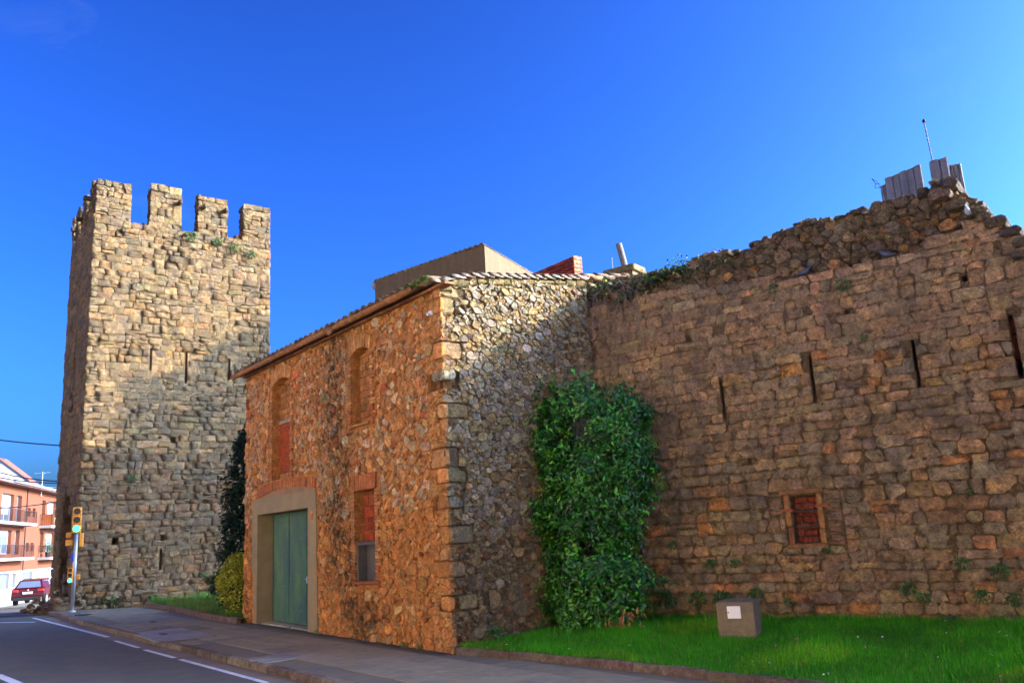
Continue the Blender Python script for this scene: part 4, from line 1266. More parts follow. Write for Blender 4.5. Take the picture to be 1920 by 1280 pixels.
# unseen houses across the street, added to bounce warm sun onto the shaded walls
M_opp = mat_plain('ochre_render', (.56, .41, .25), .9, .12, 1.2, .2)
M_opp_roof = mat_plain('clay_roof', (.34, .17, .09), .9, .2, 3, .2)
for k in range(10):
    u0 = -44 + k * 9.2
    o = W0 - WY * 18.6
    h = [9.2, 10.4, 9.6, 11.2, 10.0, 9.4, 10.8, 9.8, 11, 10][k]
    mb = MB()
    opn = []
    for fl in range(3):
        for j in range(3):
            opn.append((1.2 + j * 2.6, 2.3 + j * 2.6, .9 + fl * 2.9, 2.5 + fl * 2.9, .2, (.1, .1, .12)))
    back_m = lambda u, z, w, o=o, u0=u0: tuple(o + WU * (u0 + 9.1 - u) + WY * w + Vector((0, 0, z)))
    sheet(mb, back_m, 0, 9.1, -.3, h, opn, 3, 8, (1, 1, 1)); struct('unseen_bounce_building', mb, M_opp)

# ================================================================== STREET END AT THE LEFT
P0 = Vector((-36.2, 60.8, -.95)); PX = Vector((-.26, .966, 0)).normalized()
apt = thing('apartment_building', 'salmon pink three storey apartment building with balconies beyond the tower', 'building', P0, math.atan2(PX.y, PX.x))
M_salmon = mat_plain('salmon_render', None, .85, .08, 2, .15, tint=True)
M_glass = mat_plain('window_glass', (.10, .13, .18), .12, 0, bump=0, spec=.6)
M_shutter = mat_plain('roller_shutter', (.30, .32, .36), .6, .05, bump=0)
SAL = (.14, .036, .011)
WN = [(-1.15, 1.55, 5.6, 7.5), (2.3, 3.5, 5.6, 7.5), (5.2, 5.95, 6.08, 6.72), (6.5, 7.25, 6.08, 6.75), (9.1, 10.1, 5.9, 7.5), (10.8, 13.4, 6.0, 7.5),
      (-1.15, 1.5, 3.35, 4.98), (2.4, 3.55, 3.3, 5.0), (5.3, 6.1, 3.5, 4.12), (6.55, 7.3, 3.5, 4.12), (9.1, 10.1, 3.4, 4.95), (10.7, 13.4, 3.3, 4.95)]
GN = [(-.9, 1.85, .94, 2.02), (2.5, 3.45, .95, 1.97), (5.0, 7.7, .8, 1.98), (9.7, 12.8, .12, 2.05)]
mb = MB(); sheet(mb, front, -7, 15.4, 2.15, 8.1, [(*w, .32, (.05, .04, .05)) for w in WN], 2, 9, SAL); obj('upper_wall', mb, M_salmon, apt)
mb = MB(); sheet(mb, lambda u, z, w: (u, -w + .03, z), -7, 15.4, -.6, 2.146, [(*w, .3, (.3, .3, .3)) for w in GN], 2, 8.9, (.22, .21, .19)); obj('ground_floor_wall', mb, M_salmon, apt)
for i, (a, b, c, d) in enumerate(WN):
    wf = MB(); t = .05
    wf.box(a, a + t, .22, .27, c, d, (1, 1, 1)); wf.box(b - t, b, .22, .27, c, d); wf.box(a, b, .22, .27, d - t, d); wf.box(a, b, .22, .27, c, c + t)
    if b - a > 2: wf.box((a + b) / 2 - .03, (a + b) / 2 + .03, .22, .27, c, d)
    wo = obj('window', wf, M_iron if b - a < 1.5 else M_shutter, apt)
    g = MB(); g.box(a + t, b - t, .25, .26, c + t, d - t); obj('pane', g, M_glass, wo)
    if b - a > 2 and c > 5:
        s = MB(); s.box(a + t, b - t - .3, .235, .248, c + .5, d - t); obj('shutter', s, M_shutter, wo)
    elif b - a > 2:
        s = MB(); s.box(a + t, b - t, .235, .248, d - .42, d - t); obj('shutter', s, M_shutter, wo)
for i, (a, b, c, d) in enumerate(GN):
    g = MB(); g.box(a + .03, b - .03, .22, .25, c + .02, d - .02); obj('window' if i < 3 else 'garage_door', g, M_glass if i < 3 else mat_plain('garage_door_paint', (.55, .52, .44), .6, .06, bump=0), apt)
for (a, b, z) in [(-5, 2.75, 5.45), (5.1, 10.6, 5.42), (-5, 2.6, 3.02), (5.2, 10.6, 2.95)]:
    a, b = (a, b + 1.6) if a < 0 else (a + 3.5, b + 3.6)
    bl = MB(); bl.bbox(a, b, -.9, .02, z - .16, z + .04, .01, (.24, .22, .20)); bo = obj('balcony', bl, M_salmon, apt)
    rl = MB(); rl.box(a, b, -.88, -.85, z + .88, z + .92)
    for x in np.arange(a, b + .01, .16): rl.box(x, x + .018, -.875, -.857, z + .04, z + .88)
    for y in np.arange(-.85, 0, .16):
        for x in (a, b - .02): rl.box(x, x + .018, y, y + .018, z + .04, z + .88)
    for x in (a, b - .03): rl.box(x, x + .03, -.88, 0, z + .88, z + .92)
    obj('railing', rl, M_iron, bo)
ev = MB(); ev.box(-7.3, 15.6, -.75, 9.3, 8.10, 8.22, (.16, .09, .07)); obj('eave', ev, mat_plain('dark_soffit', (.16, .09, .07), .8, .1, bump=0), apt)
ev = MB(); ev.tube([(-1.6, -.82, 8.26), (15.6, -.82, 8.26)], .10, 8); obj('gutter', ev, M_galv, apt)
ev = MB(); ev.add([(-7.3, -.75, 8.225), (15.6, -.75, 8.225), (15.6, 4.5, 8.4), (-7.3, 4.5, 8.4), (15.6, 9.3, 8.225), (-7.3, 9.3, 8.225)], [(0, 1, 2, 3), (3, 2, 4, 5), (1, 4, 2), (0, 3, 5)], (.50, .16, .10)); obj('roof', ev, M_opp_roof, apt)
ev = MB(); ev.tube([(4.72, -.04, 8.1), (4.75, -.04, 2.1)], .05, 6); obj('downpipe', ev, M_iron, apt)
# house behind with a grey gable and red roof
rh2 = thing('gabled_house', 'grey gabled house with a red roof rising behind the salmon building', 'house', P0, math.atan2(PX.y, PX.x))
M_greyr = mat_plain('grey_render', (.20, .17, .17), .9, .12, 2, .2)
M_redroof = mat_plain('red_roof', (.24, .052, .030), .85, .15, 4, .4, 30, .02)
gpoly = [(6, -1), (21.4, -1), (21.44, 9.73), (21.19, 10.06), (13.26, 11.07), (6, 11.8)]
mb = MB(); mb.prism(gpoly, lambda x, z, y: (x, y, z), 4.5, 6.0); obj('wall', mb, M_greyr, rh2)
near = [(6, 11.9), (13.26, 11.15), (21.25, 10.13), (21.55, 9.7)]
far = [(14, 11.9), (18.3, 12.0), (21.1, 12.1), (28.8, 11.1), (32.3, 10.57), (32.6, 8)]
mb = MB(); mb.add([(x, 4.35, z) for x, z in near] + [(x, 6.2, z) for x, z in far], [(0, 1, 5, 4), (1, 2, 7, 6), (1, 6, 5), (2, 3, 9, 8), (2, 8, 7)]); obj('roof', mb, M_redroof, rh2)
mb = MB(); mb.tube([(6, 4.33, 11.86), (13.26, 4.33, 11.1), (21.25, 4.33, 10.08), (21.5, 4.33, 9.7)], .07, 6); obj('verge', mb, M_iron, rh2)
for (x, y, z, lab) in [(-38.1, 68.5, 8.0, 'small television aerial on the red roof of the gabled house'), (-39.4, 73.2, 7.2, 'small television aerial at the roof end beside the tower')]:
    mb = MB(); mb.tube([(x, y, z - 1.2), (x, y, z + .7)], .025, 5); mb.tube([(x - .6, y, z + .6), (x + .6, y, z + .62)], .02, 5)
    for k in range(6): mb.tube([(x - .55 + k * .2, y - .2, z + .61), (x - .55 + k * .2, y + .2, z + .61)], .014, 4)
    solo('television_aerial', mb, M_galv, lab, 'aerial', group='aerials on the far roofs')
def apt_pt(u, y, z):
    v = Vector((-PX.y, PX.x, 0)); q = P0 + PX * u + v * y; return (q.x, q.y, P0.z + z + 0)
M_cloth = mat_plain('orange_cloth', (.30, .075, .015), .9, .3, 9, 0)
mb = MB(); mb.box(9.0, 9.03, -.94, -.12, 5.5, 6.32); o = solo('towel', mb, M_cloth, 'orange towel hung over the railing of the upper far balcony', 'towel', P0, math.atan2(PX.y, PX.x))
mb = MB()
for cx in (10.9, 12.3):
    mb.box(cx - .25, cx + .25, -.7, -.25, 5.86, 5.9); mb.box(cx - .25, cx + .25, -.28, -.24, 5.9, 6.3)
    for dx in (-.23, .2):
        for dy in (-.68, -.27): mb.box(cx + dx, cx + dx + .03, dy, dy + .03, 5.46, 5.86)
half = len(mb.v) // 2
for k, (lo, hi) in enumerate(((0, half), (half, 2 * half))):
    c = MB(); c.v = mb.v[lo:hi]; c.f = [tuple(i - lo for i in f) for f in mb.f if lo <= f[0] < hi]; c.t = mb.t[lo:hi]
    solo('balcony_chair', c, mat_plain('pale_plastic', (.4, .4, .22), .5, 0, bump=0), ['pale plastic chair beside the orange towel on the far balcony', 'pale plastic chair at the tower end of the far balcony'][k], 'chair', P0, math.atan2(PX.y, PX.x), 'chairs on the far balcony')
mb = MB(); mb.tube([(9.6, -.5, 3.0), (9.6, -.5, 3.4)], [.16, .22], 8); pp = solo('potted_plant', mb, M_iron, 'dark potted plant on the lower far balcony', 'plant', P0, math.atan2(PX.y, PX.x))
rs = np.random.RandomState(3); c = rs.normal(0, .18, (160, 3)) + np.array([9.6, -.5, 3.7]); nn_ = unit(rs.normal(0, 1, (160, 3)))
link('foliage', leaf_mesh('foliage', c, nn_, rs.normal(0, 1, (160, 3)), np.full(160, .16), np.full(160, .06), greens(rs, 160, (.03, .08, .02), (.07, .14, .03)), M_leaf_weed), pp)

# cables to the tower
def cable(a, b, sag, r, lab):
    a, b = Vector(a), Vector(b); mb = MB()
    mb.tube([a.lerp(b, t) - Vector((0, 0, sag * 4 * t * (1 - t))) for t in np.linspace(0, 1, 15)], r, 5)
    solo('overhead_cable', mb, M_cable, lab, 'cable', group='overhead cables to the tower')
M_cable = mat_plain('black_cable', (.015, .015, .018), .6, 0, bump=0)
cable((-32.1, 43.5, 9.3), (-20.5, 38.22, 6.83), .2, .028, 'uppermost overhead cable crossing clear sky to the tower')
cable((-34.2, 51.7, 8.45), (-20.58, 38.33, 5.25), .35, .03, 'upper of the paired cables crossing the red roof')
cable((-34.2, 51.7, 7.9), (-20.6, 38.35, 5.17), .30, .026, 'lower of the paired cables crossing the grey gable')
cable((-34.2, 52.0, 5.35), (-20.4, 38.1, 4.34), .22, .022, 'lowest overhead cable crossing the salmon upper windows')

# ================================================================== RED CAR
M_car = mat_plain('red_car_paint', (.06, .004, .006), .25, 0, bump=0, spec=.6)
M_tyre = mat_plain('tyre_rubber', (.015, .015, .016), .85, 0, bump=0)
M_trim = mat_plain('black_trim', (.02, .02, .022), .5, 0, bump=0)
M_lamp_r = mat_plain('red_lamp_glass', (.32, .03, .025), .2, 0, bump=0)
car = thing('parked_car', 'dark red hatchback seen from behind on the road by the tower', 'car', (-30.45, 54.9, -.74), rad(106))
# local X forward, Y left
prof = [(-2.0, .32), (-2.05, .55), (-1.98, .92), (-1.72, 1.0), (1.0, .98), (1.85, .82), (2.05, .6), (2.03, .32)]
def car_half(y): return y
mb = MB(); n = len(prof); rings = [(-.80, .94), (-.88, 1.0), (-.88, 1.0), (.88, 1.0), (.88, 1.0), (.80, .94)]
vs = []
for y, s in [(-.78, .95), (-.88, 1.0), (.88, 1.0), (.78, .95)]:
    for x, z in prof: vs.append((x * s, y, .62 + (z - .62) * (s if z > .62 else 1)))
fs = [(r * n + i, r * n + (i + 1) % n, (r + 1) * n + (i + 1) % n, (r + 1) * n + i) for r in range(3) for i in range(n)] + [tuple(range(n)), tuple(range(3 * n, 4 * n))[::-1]]
mb.add(vs, fs); obj('body', mb, M_car, car)
gp = [(-1.85, .97, .80), (-1.45, 1.44, .60), (-.2, 1.52, .60), (.35, 1.46, .60), (1.15, .97, .78)]
mb = MB(); vs = [(x, -h, z) for x, z, h in gp] + [(x, h, z) for x, z, h in gp]; m = len(gp)
mb.add(vs, [(i, i + 1, m + i + 1, m + i) for i in range(m - 1)] + [tuple(range(m))[::-1], tuple(range(m, 2 * m))]); obj('cabin', mb, M_car, car)
g = MB(); g.add([(-1.83, -.66, 1.03), (-1.83, .66, 1.03), (-1.52, .52, 1.38), (-1.52, -.52, 1.38)], [(0, 1, 2, 3)]); obj('rear_window', g, M_glass, car)
for s in (-1, 1):
    g = MB(); g.add([(-1.45, s * .755, 1.02), (-.2, s * .77, 1.02), (-.25, s * .62, 1.42), (-1.2, s * .62, 1.40)], [(0, 1, 2, 3)]); g.add([(-.12, s * .77, 1.02), (.85, s * .77, 1.02), (.3, s * .63, 1.40), (-.15, s * .62, 1.43)], [(0, 1, 2, 3)]); obj('side_window', g, M_glass, car)
    l = MB(); l.bbox(-2.05, -1.85, min(s * .52, s * .86), max(s * .52, s * .86), .78, .93, .02); obj('tail_light', l, M_lamp_r, car)
    mr = MB(); mr.ball((.7, s * .98, 1.0), .08, .11, .08, 8, 5); obj('wing_mirror', mr, M_trim, car, True)
    for x in (-1.3, 1.3):
        w = MB(); w.tube([(x, s * .70, .32), (x, s * .89, .32)], .32, 18); wo = obj('wheel', w, M_tyre, car)
        w = MB(); w.tube([(x, s * .885, .32), (x, s * .90, .32)], .2, 12); obj('rim', w, M_galv, wo)
mb = MB(); mb.bbox(-2.09, -1.9, -.78, .78, .28, .48, .03); obj('bumper', mb, M_trim, car)
mb = MB(); mb.bbox(-2.085, -2.02, -.26, .26, .66, .78, .006); obj('number_plate', mb, M_white, car)
mb = MB(); mb.ball((-2.0, 0, .88), .02, .06, .045, 8, 5); obj('badge', mb, M_galv, car, True)

# ================================================================== TRAFFIC LIGHT
M_amber = mat_plain('amber_signal_paint', (.70, .27, .02), .45, .06, 9, 0)
M_lens = mat_plain('dark_lens', (.02, .018, .016), .3, 0, bump=0)
M_green = mat_emit('green_signal', (.05, .85, .55), 1.6)
M_bluep = mat_plain('blue_plate', (.02, .04, .30), .5, 0, bump=0)
tl = thing('traffic_light', 'amber traffic light on grey pole at the tower corner, showing green', 'traffic light', (-16.2, 31.6, 0), rad(25))
def signal(parent, cx, cy, z0, w, n, green_first=True, yaw=0.0):
    hd = MB(); s = w
    for k in range(n): hd.bbox(cx - s / 2, cx + s / 2, cy - .12, cy + .09, z0 + k * s * 1.02, z0 + k * s * 1.02 + s, .02)
    ho = obj('signal_head', hd, M_amber, parent)
    for k in range(n):
        zc = z0 + k * s * 1.02 + s / 2
        l = MB(); l.tube([(cx, cy - .13, zc), (cx, cy - .118, zc)], s * .38, 16); obj('green_lens' if k == 0 else 'dark_lens', l, M_green if k == 0 else M_lens, ho)
        v = MB(); r = s * .42
        vs, fs = [], []
        for i in range(11):
            a = rad(-25) + rad(230) * i / 10
            for y, rr in ((cy - .12, r), (cy - .12 - s * .5, r * .96)): vs.append((cx + rr * math.cos(a), y, zc + rr * math.sin(a)))
        fs = [(2 * i, 2 * i + 1, 2 * i + 3, 2 * i + 2) for i in range(10)]
        v.add(vs, fs); obj('visor', v, M_amber, ho)
mb = MB(); mb.tube([(0, 0, -.05), (0.0, 0, 3.0)], .065, 12); mb.tube([(0, 0, 0), (0, 0, .06)], .12, 12); obj('pole', mb, M_galv, tl, True)
signal(tl, .0, -.13, 2.76, .30, 3)
signal(tl, -.12, -.14, 1.02, .175, 3)
mb = MB(); mb.bbox(-.34, -.10, .02, .3, 2.32, 2.54, .02); mb.bbox(-.34, -.18, .02, .3, 2.60, 2.80, .02); mb.bbox(.1, .24, .0, .25, 2.26, 2.76, .02); obj('pedestrian_head', mb, M_amber, tl)
mb = MB(); mb.bbox(.06, .2, -.05, .1, 1.12, 1.3, .02); obj('call_box', mb, M_amber, tl)
mb = MB(); mb.box(-.135, -.05, -.075, -.066, 1.75, 2.05); obj('blue_plate', mb, M_bluep, tl)
mb = MB(); mb.tube([(-18.4, 35.15, -.2), (-18.4, 35.15, 1.25)], .055, 10); mb.ball((-18.4, 35.15, 1.25), .055, .055, .04, 10, 5)
solo('bollard', mb, M_pipe, 'slim weathered metal post standing before the tower arch', 'post')

# ================================================================== LAWN
M_edging = M_kerb
lawn_edge = link('lawn_edging', None); tag(lawn_edge, kind='structure')
def edging(line, step, wid, h, pal):
    ep = along(line, step)
    for a, b in zip(ep, ep[1:]):
        t = (b - a).normalized(); n = Vector((-t.y, t.x, 0))
        if n.x + n.y < 0: n = -n
        L = (b - a).length; mb = MB()
        mb.bbox(.004, L - .004, 0, wid, -.2, h + rb.uniform(-.008, .008), .016, pick(rb, pal, .12))
        me = mb.mesh('edging_stone', M_edging); me.transform(Matrix(((t.x, n.x, 0, a.x), (t.y, n.y, 0, a.y), (0, 0, 1, 0), (0, 0, 0, 1)))); link('edging_stone', me, lawn_edge)
edging(EDGE, .62, .13, .10, [((.22, .145, .10), 3), ((.19, .12, .08), 2), ((.26, .18, .13), 1)])
edging(SM_LAWN, .7, .14, .13, [((.22, .13, .08), 3), ((.18, .11, .07), 2)])
def lawn_z(x, y):
    d = (Vector((x, y, 0)) - W0).dot(-WY)         # distance from the wall
    return .09 + .15 * max(0, min(1, 1 - d / 4.0)) + .012 * vnoise(x * 1.3, y * 1.3, 2)
LAWN = [(x + .09, y + .09) for x, y in EDGE] + [(16.5, 5.5)] + [tuple((W0 + WU * u)[:2]) for u in (16, 8, 0, -1.55)] + [tuple((A + HY * u)[:2]) for u in (3.2, 0.05)]
def lawn_sheet(name, poly, zf, step=.4):
    xs, ys = [p[0] for p in poly], [p[1] for p in poly]
    mb = MB(); X = np.arange(min(xs) - step, max(xs) + step, step); Y = np.arange(min(ys) - step, max(ys) + step, step)
    for x in X:
        for y in Y:
            if in_poly(x + step / 2, y + step / 2, poly):
                mb.add([(x, y, zf(x, y)), (x + step, y, zf(x + step, y)), (x + step, y + step, zf(x + step, y + step)), (x, y + step, zf(x, y + step))], [(0, 1, 2, 3)])
    return struct(name, mb, M_lawnsoil, True)
M_lawnsoil = mat_plain('turf_base', (.028, .06, .012), .95, .3, 5, .6, 30, .02)
lawn_sheet('lawn', LAWN, lawn_z, .2)
def grass(name, poly, zf, dens, hgt, lo, hi, seed, view=None):
    rs = np.random.RandomState(seed)
    xs, ys = [p[0] for p in poly], [p[1] for p in poly]
    n = int((max(xs) - min(xs)) * (max(ys) - min(ys)) * dens)
    P = np.stack([rs.uniform(min(xs), max(xs), n), rs.uniform(min(ys), max(ys), n)], 1)
    px = np.array(poly)
    inside = np.zeros(n, bool); j = len(px) - 1
    for i in range(len(px)):
        c = ((px[i, 1] > P[:, 1]) != (px[j, 1] > P[:, 1])) & (P[:, 0] < (px[j, 0] - px[i, 0]) * (P[:, 1] - px[i, 1]) / (px[j, 1] - px[i, 1] + 1e-12) + px[i, 0])
        inside ^= c; j = i
    P = P[inside]; n = len(P)
    Z = np.array([zf(x, y) for x, y in P])
    pat = np.array([vnoise(x * .9, y * .9, 4) for x, y in P])
    h = hgt * np.exp(rs.normal(0, .38, n)) * (1 + .6 * pat)
    h *= 1 + .9 * np.clip(1 - (-( (P[:, 0] - W0.x) * WY.x + (P[:, 1] - W0.y) * WY.y)) / .35, 0, 1)
    ang = rs.uniform(0, 2 * np.pi, n); lean = rs.uniform(.1, .7, n)
    d = np.stack([np.cos(ang) * lean, np.sin(ang) * lean, np.ones(n)], 1); d = unit(d)
    s = np.stack([-np.sin(ang), np.cos(ang), np.zeros(n)], 1)
    b = np.stack([P[:, 0], P[:, 1], Z - .005], 1); w = rs.uniform(.004, .008, n)[:, None]
    tip = b + d * h[:, None]
    V = np.stack([b - s * w, b + s * w, tip], 1).reshape(-1, 3)
    me = bpy.data.meshes.new(name); k = n
    me.vertices.add(3 * k); me.vertices.foreach_set('co', V.astype(np.float32).ravel())
    me.loops.add(3 * k); me.loops.foreach_set('vertex_index', np.arange(3 * k, dtype=np.int32))
    me.polygons.add(k); me.polygons.foreach_set('loop_start', np.arange(0, 3 * k, 3, dtype=np.int32)); me.update(calc_edges=True)
    at = me.attributes.new('tint', 'FLOAT_COLOR', 'POINT'); arr = np.ones((3 * k, 4), np.float32)
    c = greens(rs, n, lo, hi, .22, .03, (.22, .2, .06)) * (1 + .5 * pat)[:, None]
    dry = np.array([vnoise(x * .55 + 7, y * .55, 9) for x, y in P]) > .28
    c[dry] = c[dry] * np.array([1.9, 1.15, 1.2])
    arr[:, :3] = np.repeat(c, 3, 0); at.data.foreach_set('color', arr.ravel()); me.materials.append(M_grass)
    return tag(link(name, me), kind='stuff')
VIS = [(x + .045, y + .045) for x, y in EDGE] + [tuple((W0 + WU * u - WY * .02)[:2]) for u in (11.5, 0, -1.5)] + [tuple((A + HY * u + HU * .03)[:2]) for u in (2.9, 0.1)]
grass('grass', VIS, lawn_z, 4200, .055, (.026, .18, .003), (.075, .35, .006), 2)
small_z = lambda x, y: .10
SML = [(x + .12, y + .08) for x, y in SM_LAWN] + [(-6.2, 25.0), (-9.0, 32.5), (-11.8, 36.4), (-14.6, 34.6)]
lawn_sheet('lawn_bed', SML, small_z, .35)
grass('grass', SML, small_z, 800, .07, (.05, .12, .012), (.10, .18, .03), 5)
# moss and dirt where the house front meets the pavement
rm = random.Random(61)
mb = MB(); us = np.arange(-10.5, .05, .18); vs = []
for u in us:
    wd = .10 + .22 * max(0, vnoise(u * .9, 2, 5) + .35) + rm.uniform(0, .05)
    for d in (.0, wd):
        q_ = A + HU * float(u) - HY * d
        vs.append((q_.x, q_.y, .006))
mb.add(vs, [(2 * i, 2 * i + 1, 2 * i + 3, 2 * i + 2) for i in range(len(us) - 1)])
struct('mossy_dirt', mb, mat_plain('mossy_dirt', (.06, .055, .028), .95, .4, 6, .6, 50, .01, dirt=(.10, .095, .03), dscale=2))
# daisies and fallen leaves
rs = np.random.RandomState(9)
q = []
while len(q) < 90:
    x, y = rs.uniform(-1, 7), rs.uniform(8, 16)
    if in_poly(x, y, VIS): q.append((x, y, lawn_z(x, y) + .055))
q = np.array(q); n = len(q)
tag(link('fallen_leaves', leaf_mesh('fallen_leaves', q, unit(rs.normal(0, .4, (n, 3)) + np.array([0, 0, 1])), rs.normal(0, 1, (n, 3)), np.full(n, .05), np.full(n, .03), np.where(rs.random(n)[:, None] < .45, np.array([[.7, .7, .66]]), np.array([[.30, .14, .04]])), M_leaf_weed)), kind='stuff')

# concrete block with its white hatch
blk = thing('concrete_block', 'square concrete block with a small white hatch on the lawn', 'utility block', (2.87, 13.58, .10), math.atan2(-.22, .50))
mb = MB(); mb.bbox(0, .56, 0, .60, -.1, .60, .012); obj('body', mb, M_block, blk)
mb = MB(); mb.bbox(.165, .365, -.022, .0, .365, .545, .006); ho = obj('hatch', mb, M_white, blk)
mb = MB(); mb.tube([(.182, -.026, .455), (.182, -.018, .455)], .011, 8); obj('lock', mb, M_trim, ho)

# ================================================================== PLANTS
def cloud_plant(name, label, cat, loc, rotz, envelope, n, leaf, lo, hi, mat, seed, stem=None, pale=0.0, palec=(.16, .22, .03), shell=.35, n_obj=0, spread=.25, clump=(90, .16), group=None):
    """envelope(rs, n) -> points and outward normals; leaves gather in sprigs"""
    o = thing(name, label, cat, loc, rotz, group)
    rs = np.random.RandomState(seed)
    k = max(1, n // clump[0] * 6)
    cp, cn = envelope(rs, k)
    if n_obj:
        keep = np.array([vnoise(p[0] * 1.7, p[1] * 1.7 + 5, p[2] * 1.5) > -.33 for p in cp]); cp, cn = cp[keep], cn[keep]; k = len(cp)
    idx = rs.randint(0, k, n)
    P = cp[idx] + rs.normal(0, clump[1], (n, 3)) * np.array([1, 1, 1.0])
    Nn = unit(cn[idx] + rs.normal(0, .55, (n, 3)) + np.array([0, 0, .25]))
    D = unit(cn[idx] * .5 + rs.normal(0, .7, (n, 3)) + np.array([0, 0, .3]))
    L = leaf * np.exp(rs.normal(0, .2, n)); tint = greens(rs, n, lo, hi, spread, 0)
    tint = tint * np.exp(rs.normal(0, .38 if n_obj else .15, k))[idx][:, None]
    hot = rs.random(k) < pale
    m = hot[idx] & (rs.random(n) < .75)
    tint[m] = np.array(palec) * np.exp(rs.normal(0, .25, m.sum()))[:, None]
    if n_obj:                                     # the outermost leaves one by one
        out = np.argsort(-((P - P.mean(0)) * np.array([0, -1, 0])).sum(1))[:n_obj * 6:6]
        rest_i = np.setdiff1d(np.arange(n), out)
        for i in out:
            link('leaf', leaf_mesh('leaf', P[i:i + 1], Nn[i:i + 1], D[i:i + 1], L[i:i + 1] * 1.15, L[i:i + 1] * .5, tint[i:i + 1], mat), o)
    else: rest_i = np.arange(n)
    tag(link('foliage', leaf_mesh('foliage', P[rest_i], Nn[rest_i], D[rest_i], L[rest_i], L[rest_i] * .48, tint[rest_i], mat), o), kind='stuff')
    if stem:
        mb = MB()
        for pts, r in stem: mb.tube(pts, r, 7)
        obj('trunk', mb, M_bark, o, True)
    return o
# laurel in the wall's frame (X along the wall, -Y towards the viewer)
LZ = [(.1, -1.6, -.15), (.45, -1.8, .2), (.95, -1.9, .42), (1.2, -1.9, .15), (1.45, -1.95, -.02), (1.95, -2.0, .42), (2.7, -2.05, .60), (3.35, -2.3, .64), (3.75, -2.3, .56), (4.0, -2.0, .25), (4.2, -1.3, -.4)]
lzs, lua, lub = [a[0] for a in LZ], [a[1] for a in LZ], [a[2] for a in LZ]
def env_laurel(rs, n):
    z = .1 + 4.1 * rs.random(n) ** .92
    a, b = np.interp(z, lzs, lua), np.interp(z, lzs, lub)
    th = rs.uniform(-.25, np.pi + .25, n)
    rr = np.where(rs.random(n) < .86, rs.uniform(.88, 1.0, n), rs.uniform(.4, .9, n))
    dep = np.where(z < 1.2, .78, .72) * (1 - .35 * (z > 3.7))
    bump = .34 * np.array([vnoise(q * 2.6, w * 1.7, 1) + .6 * vnoise(q * 5, w * 3.6, 6) for q, w in zip(th, z)])
    x = (a + b) / 2 + ((b - a) / 2 + bump * .5) * np.cos(th) * rr
    y = -.98 - (dep + bump) * np.sin(th) * rr
    zz = z + bump * .5
    shoot = (z > 3.3) & (rs.random(n) < .3)
    zz[shoot] += rs.uniform(0, .32, shoot.sum())
    far = (rs.random(n) < .14) * rs.uniform(.05, .30, n)
    x = x + far * np.cos(th); y = y - far * np.sin(th) * .8; zz = zz + far * .4
    top = np.clip(zz - 3.1, 0, None)
    zz = zz - top * np.clip(.22 * ((x + .55) / 1.2) ** 4 + .7 * np.array([vnoise(q * 3.1, 4, 2) for q in x]), -.15, .8)
    y = np.minimum(y, -.08)
    x = np.maximum(x, -.955 + .31 * y + .06)          # stay clear of the gable
    nrm = np.stack([np.cos(th), -np.sin(th), np.full(n, .2)], 1)
    return np.stack([x, y, zz], 1), unit(nrm)
laurel = cloud_plant('laurel_bush', 'tall dense green laurel bush in the corner between house and wall', 'bush', (W0.x, W0.y, 0.1), math.atan2(WU.y, WU.x), env_laurel, 25000, .095, (.005, .05, .004), (.04, .20, .013), M_leaf_laurel, 4,
                     [([(-.6, -.8, 0), (-.65, -.8, 1.5), (-.6, -.8, 3.2)], [.09, .07, .04]), ([(-.5, -.8, .1), (-.1, -.8, 1.3), (.2, -.7, 2.6)], [.06, .05, .03]), ([(-.7, -.8, .1), (-.95, -.9, 1.6), (-1.0, -.8, 3.0)], [.06, .05, .03])],
                     .13, (.11, .30, .02), n_obj=220, clump=(75, .075), spread=.35)
rs = np.random.RandomState(6)
for (u, z, nq) in [(-.05, .12, 46), (.2, .3, 22), (-1.42, 2.62, 18)]:
    c = rs.normal(0, 1, (nq, 3)) * np.array([.14, .06, .07]) + np.array([u, -1.5 if z < 1 else -1.62, z])
    me = leaf_mesh('dead_leaves', c, unit(rs.normal(0, .5, (nq, 3)) + np.array([0, -1, .2])), rs.normal(0, .4, (nq, 3)) + np.array([0, 0, -1]), np.full(nq, .13), np.full(nq, .045), greens(rs, nq, (.34, .15, .05), (.50, .25, .10)), M_leaf_weed)
    tag(link('dead_leaves', me, laurel), kind='stuff')

def env_column(h, r, top=.25):
    def f(rs, n):
        z = rs.uniform(.1, h, n); th = rs.uniform(0, 2 * np.pi, n)
        rr = r * np.interp(z / h, [0, .1, .6, .9, 1], [.7, 1, .95, .55, .05]) * np.where(rs.random(n) < .8, rs.uniform(.85, 1.02, n), rs.uniform(.2, .9, n))
        return np.stack([rr * np.cos(th), rr * np.sin(th), z], 1), unit(np.stack([np.cos(th), np.sin(th), np.full(n, .8)], 1))
    return f
cloud_plant('cypress_tree', 'narrow dark green cypress between the tower and the house', 'tree', (-8.35, 26.6, .1), 0, env_column(5.4, .72), 9000, .14, (.006, .018, .008), (.014, .036, .014), M_leaf_dark, 14, [([(0, 0, 0), (0, 0, 4.5)], [.12, .04])], clump=(60, .10))
def env_ball(rx, ry, rz):
    def f(rs, n):
        v = unit(rs.normal(0, 1, (n, 3))); v[:, 2] = np.abs(v[:, 2]) * np.where(rs.random(n) < .75, 1, -1)
        r = np.where(rs.random(n) < .85, rs.uniform(.88, 1.0, n), rs.uniform(.3, .9, n))[:, None]
        return v * r * np.array([rx, ry, rz]) + np.array([0, 0, rz]), v
    return f
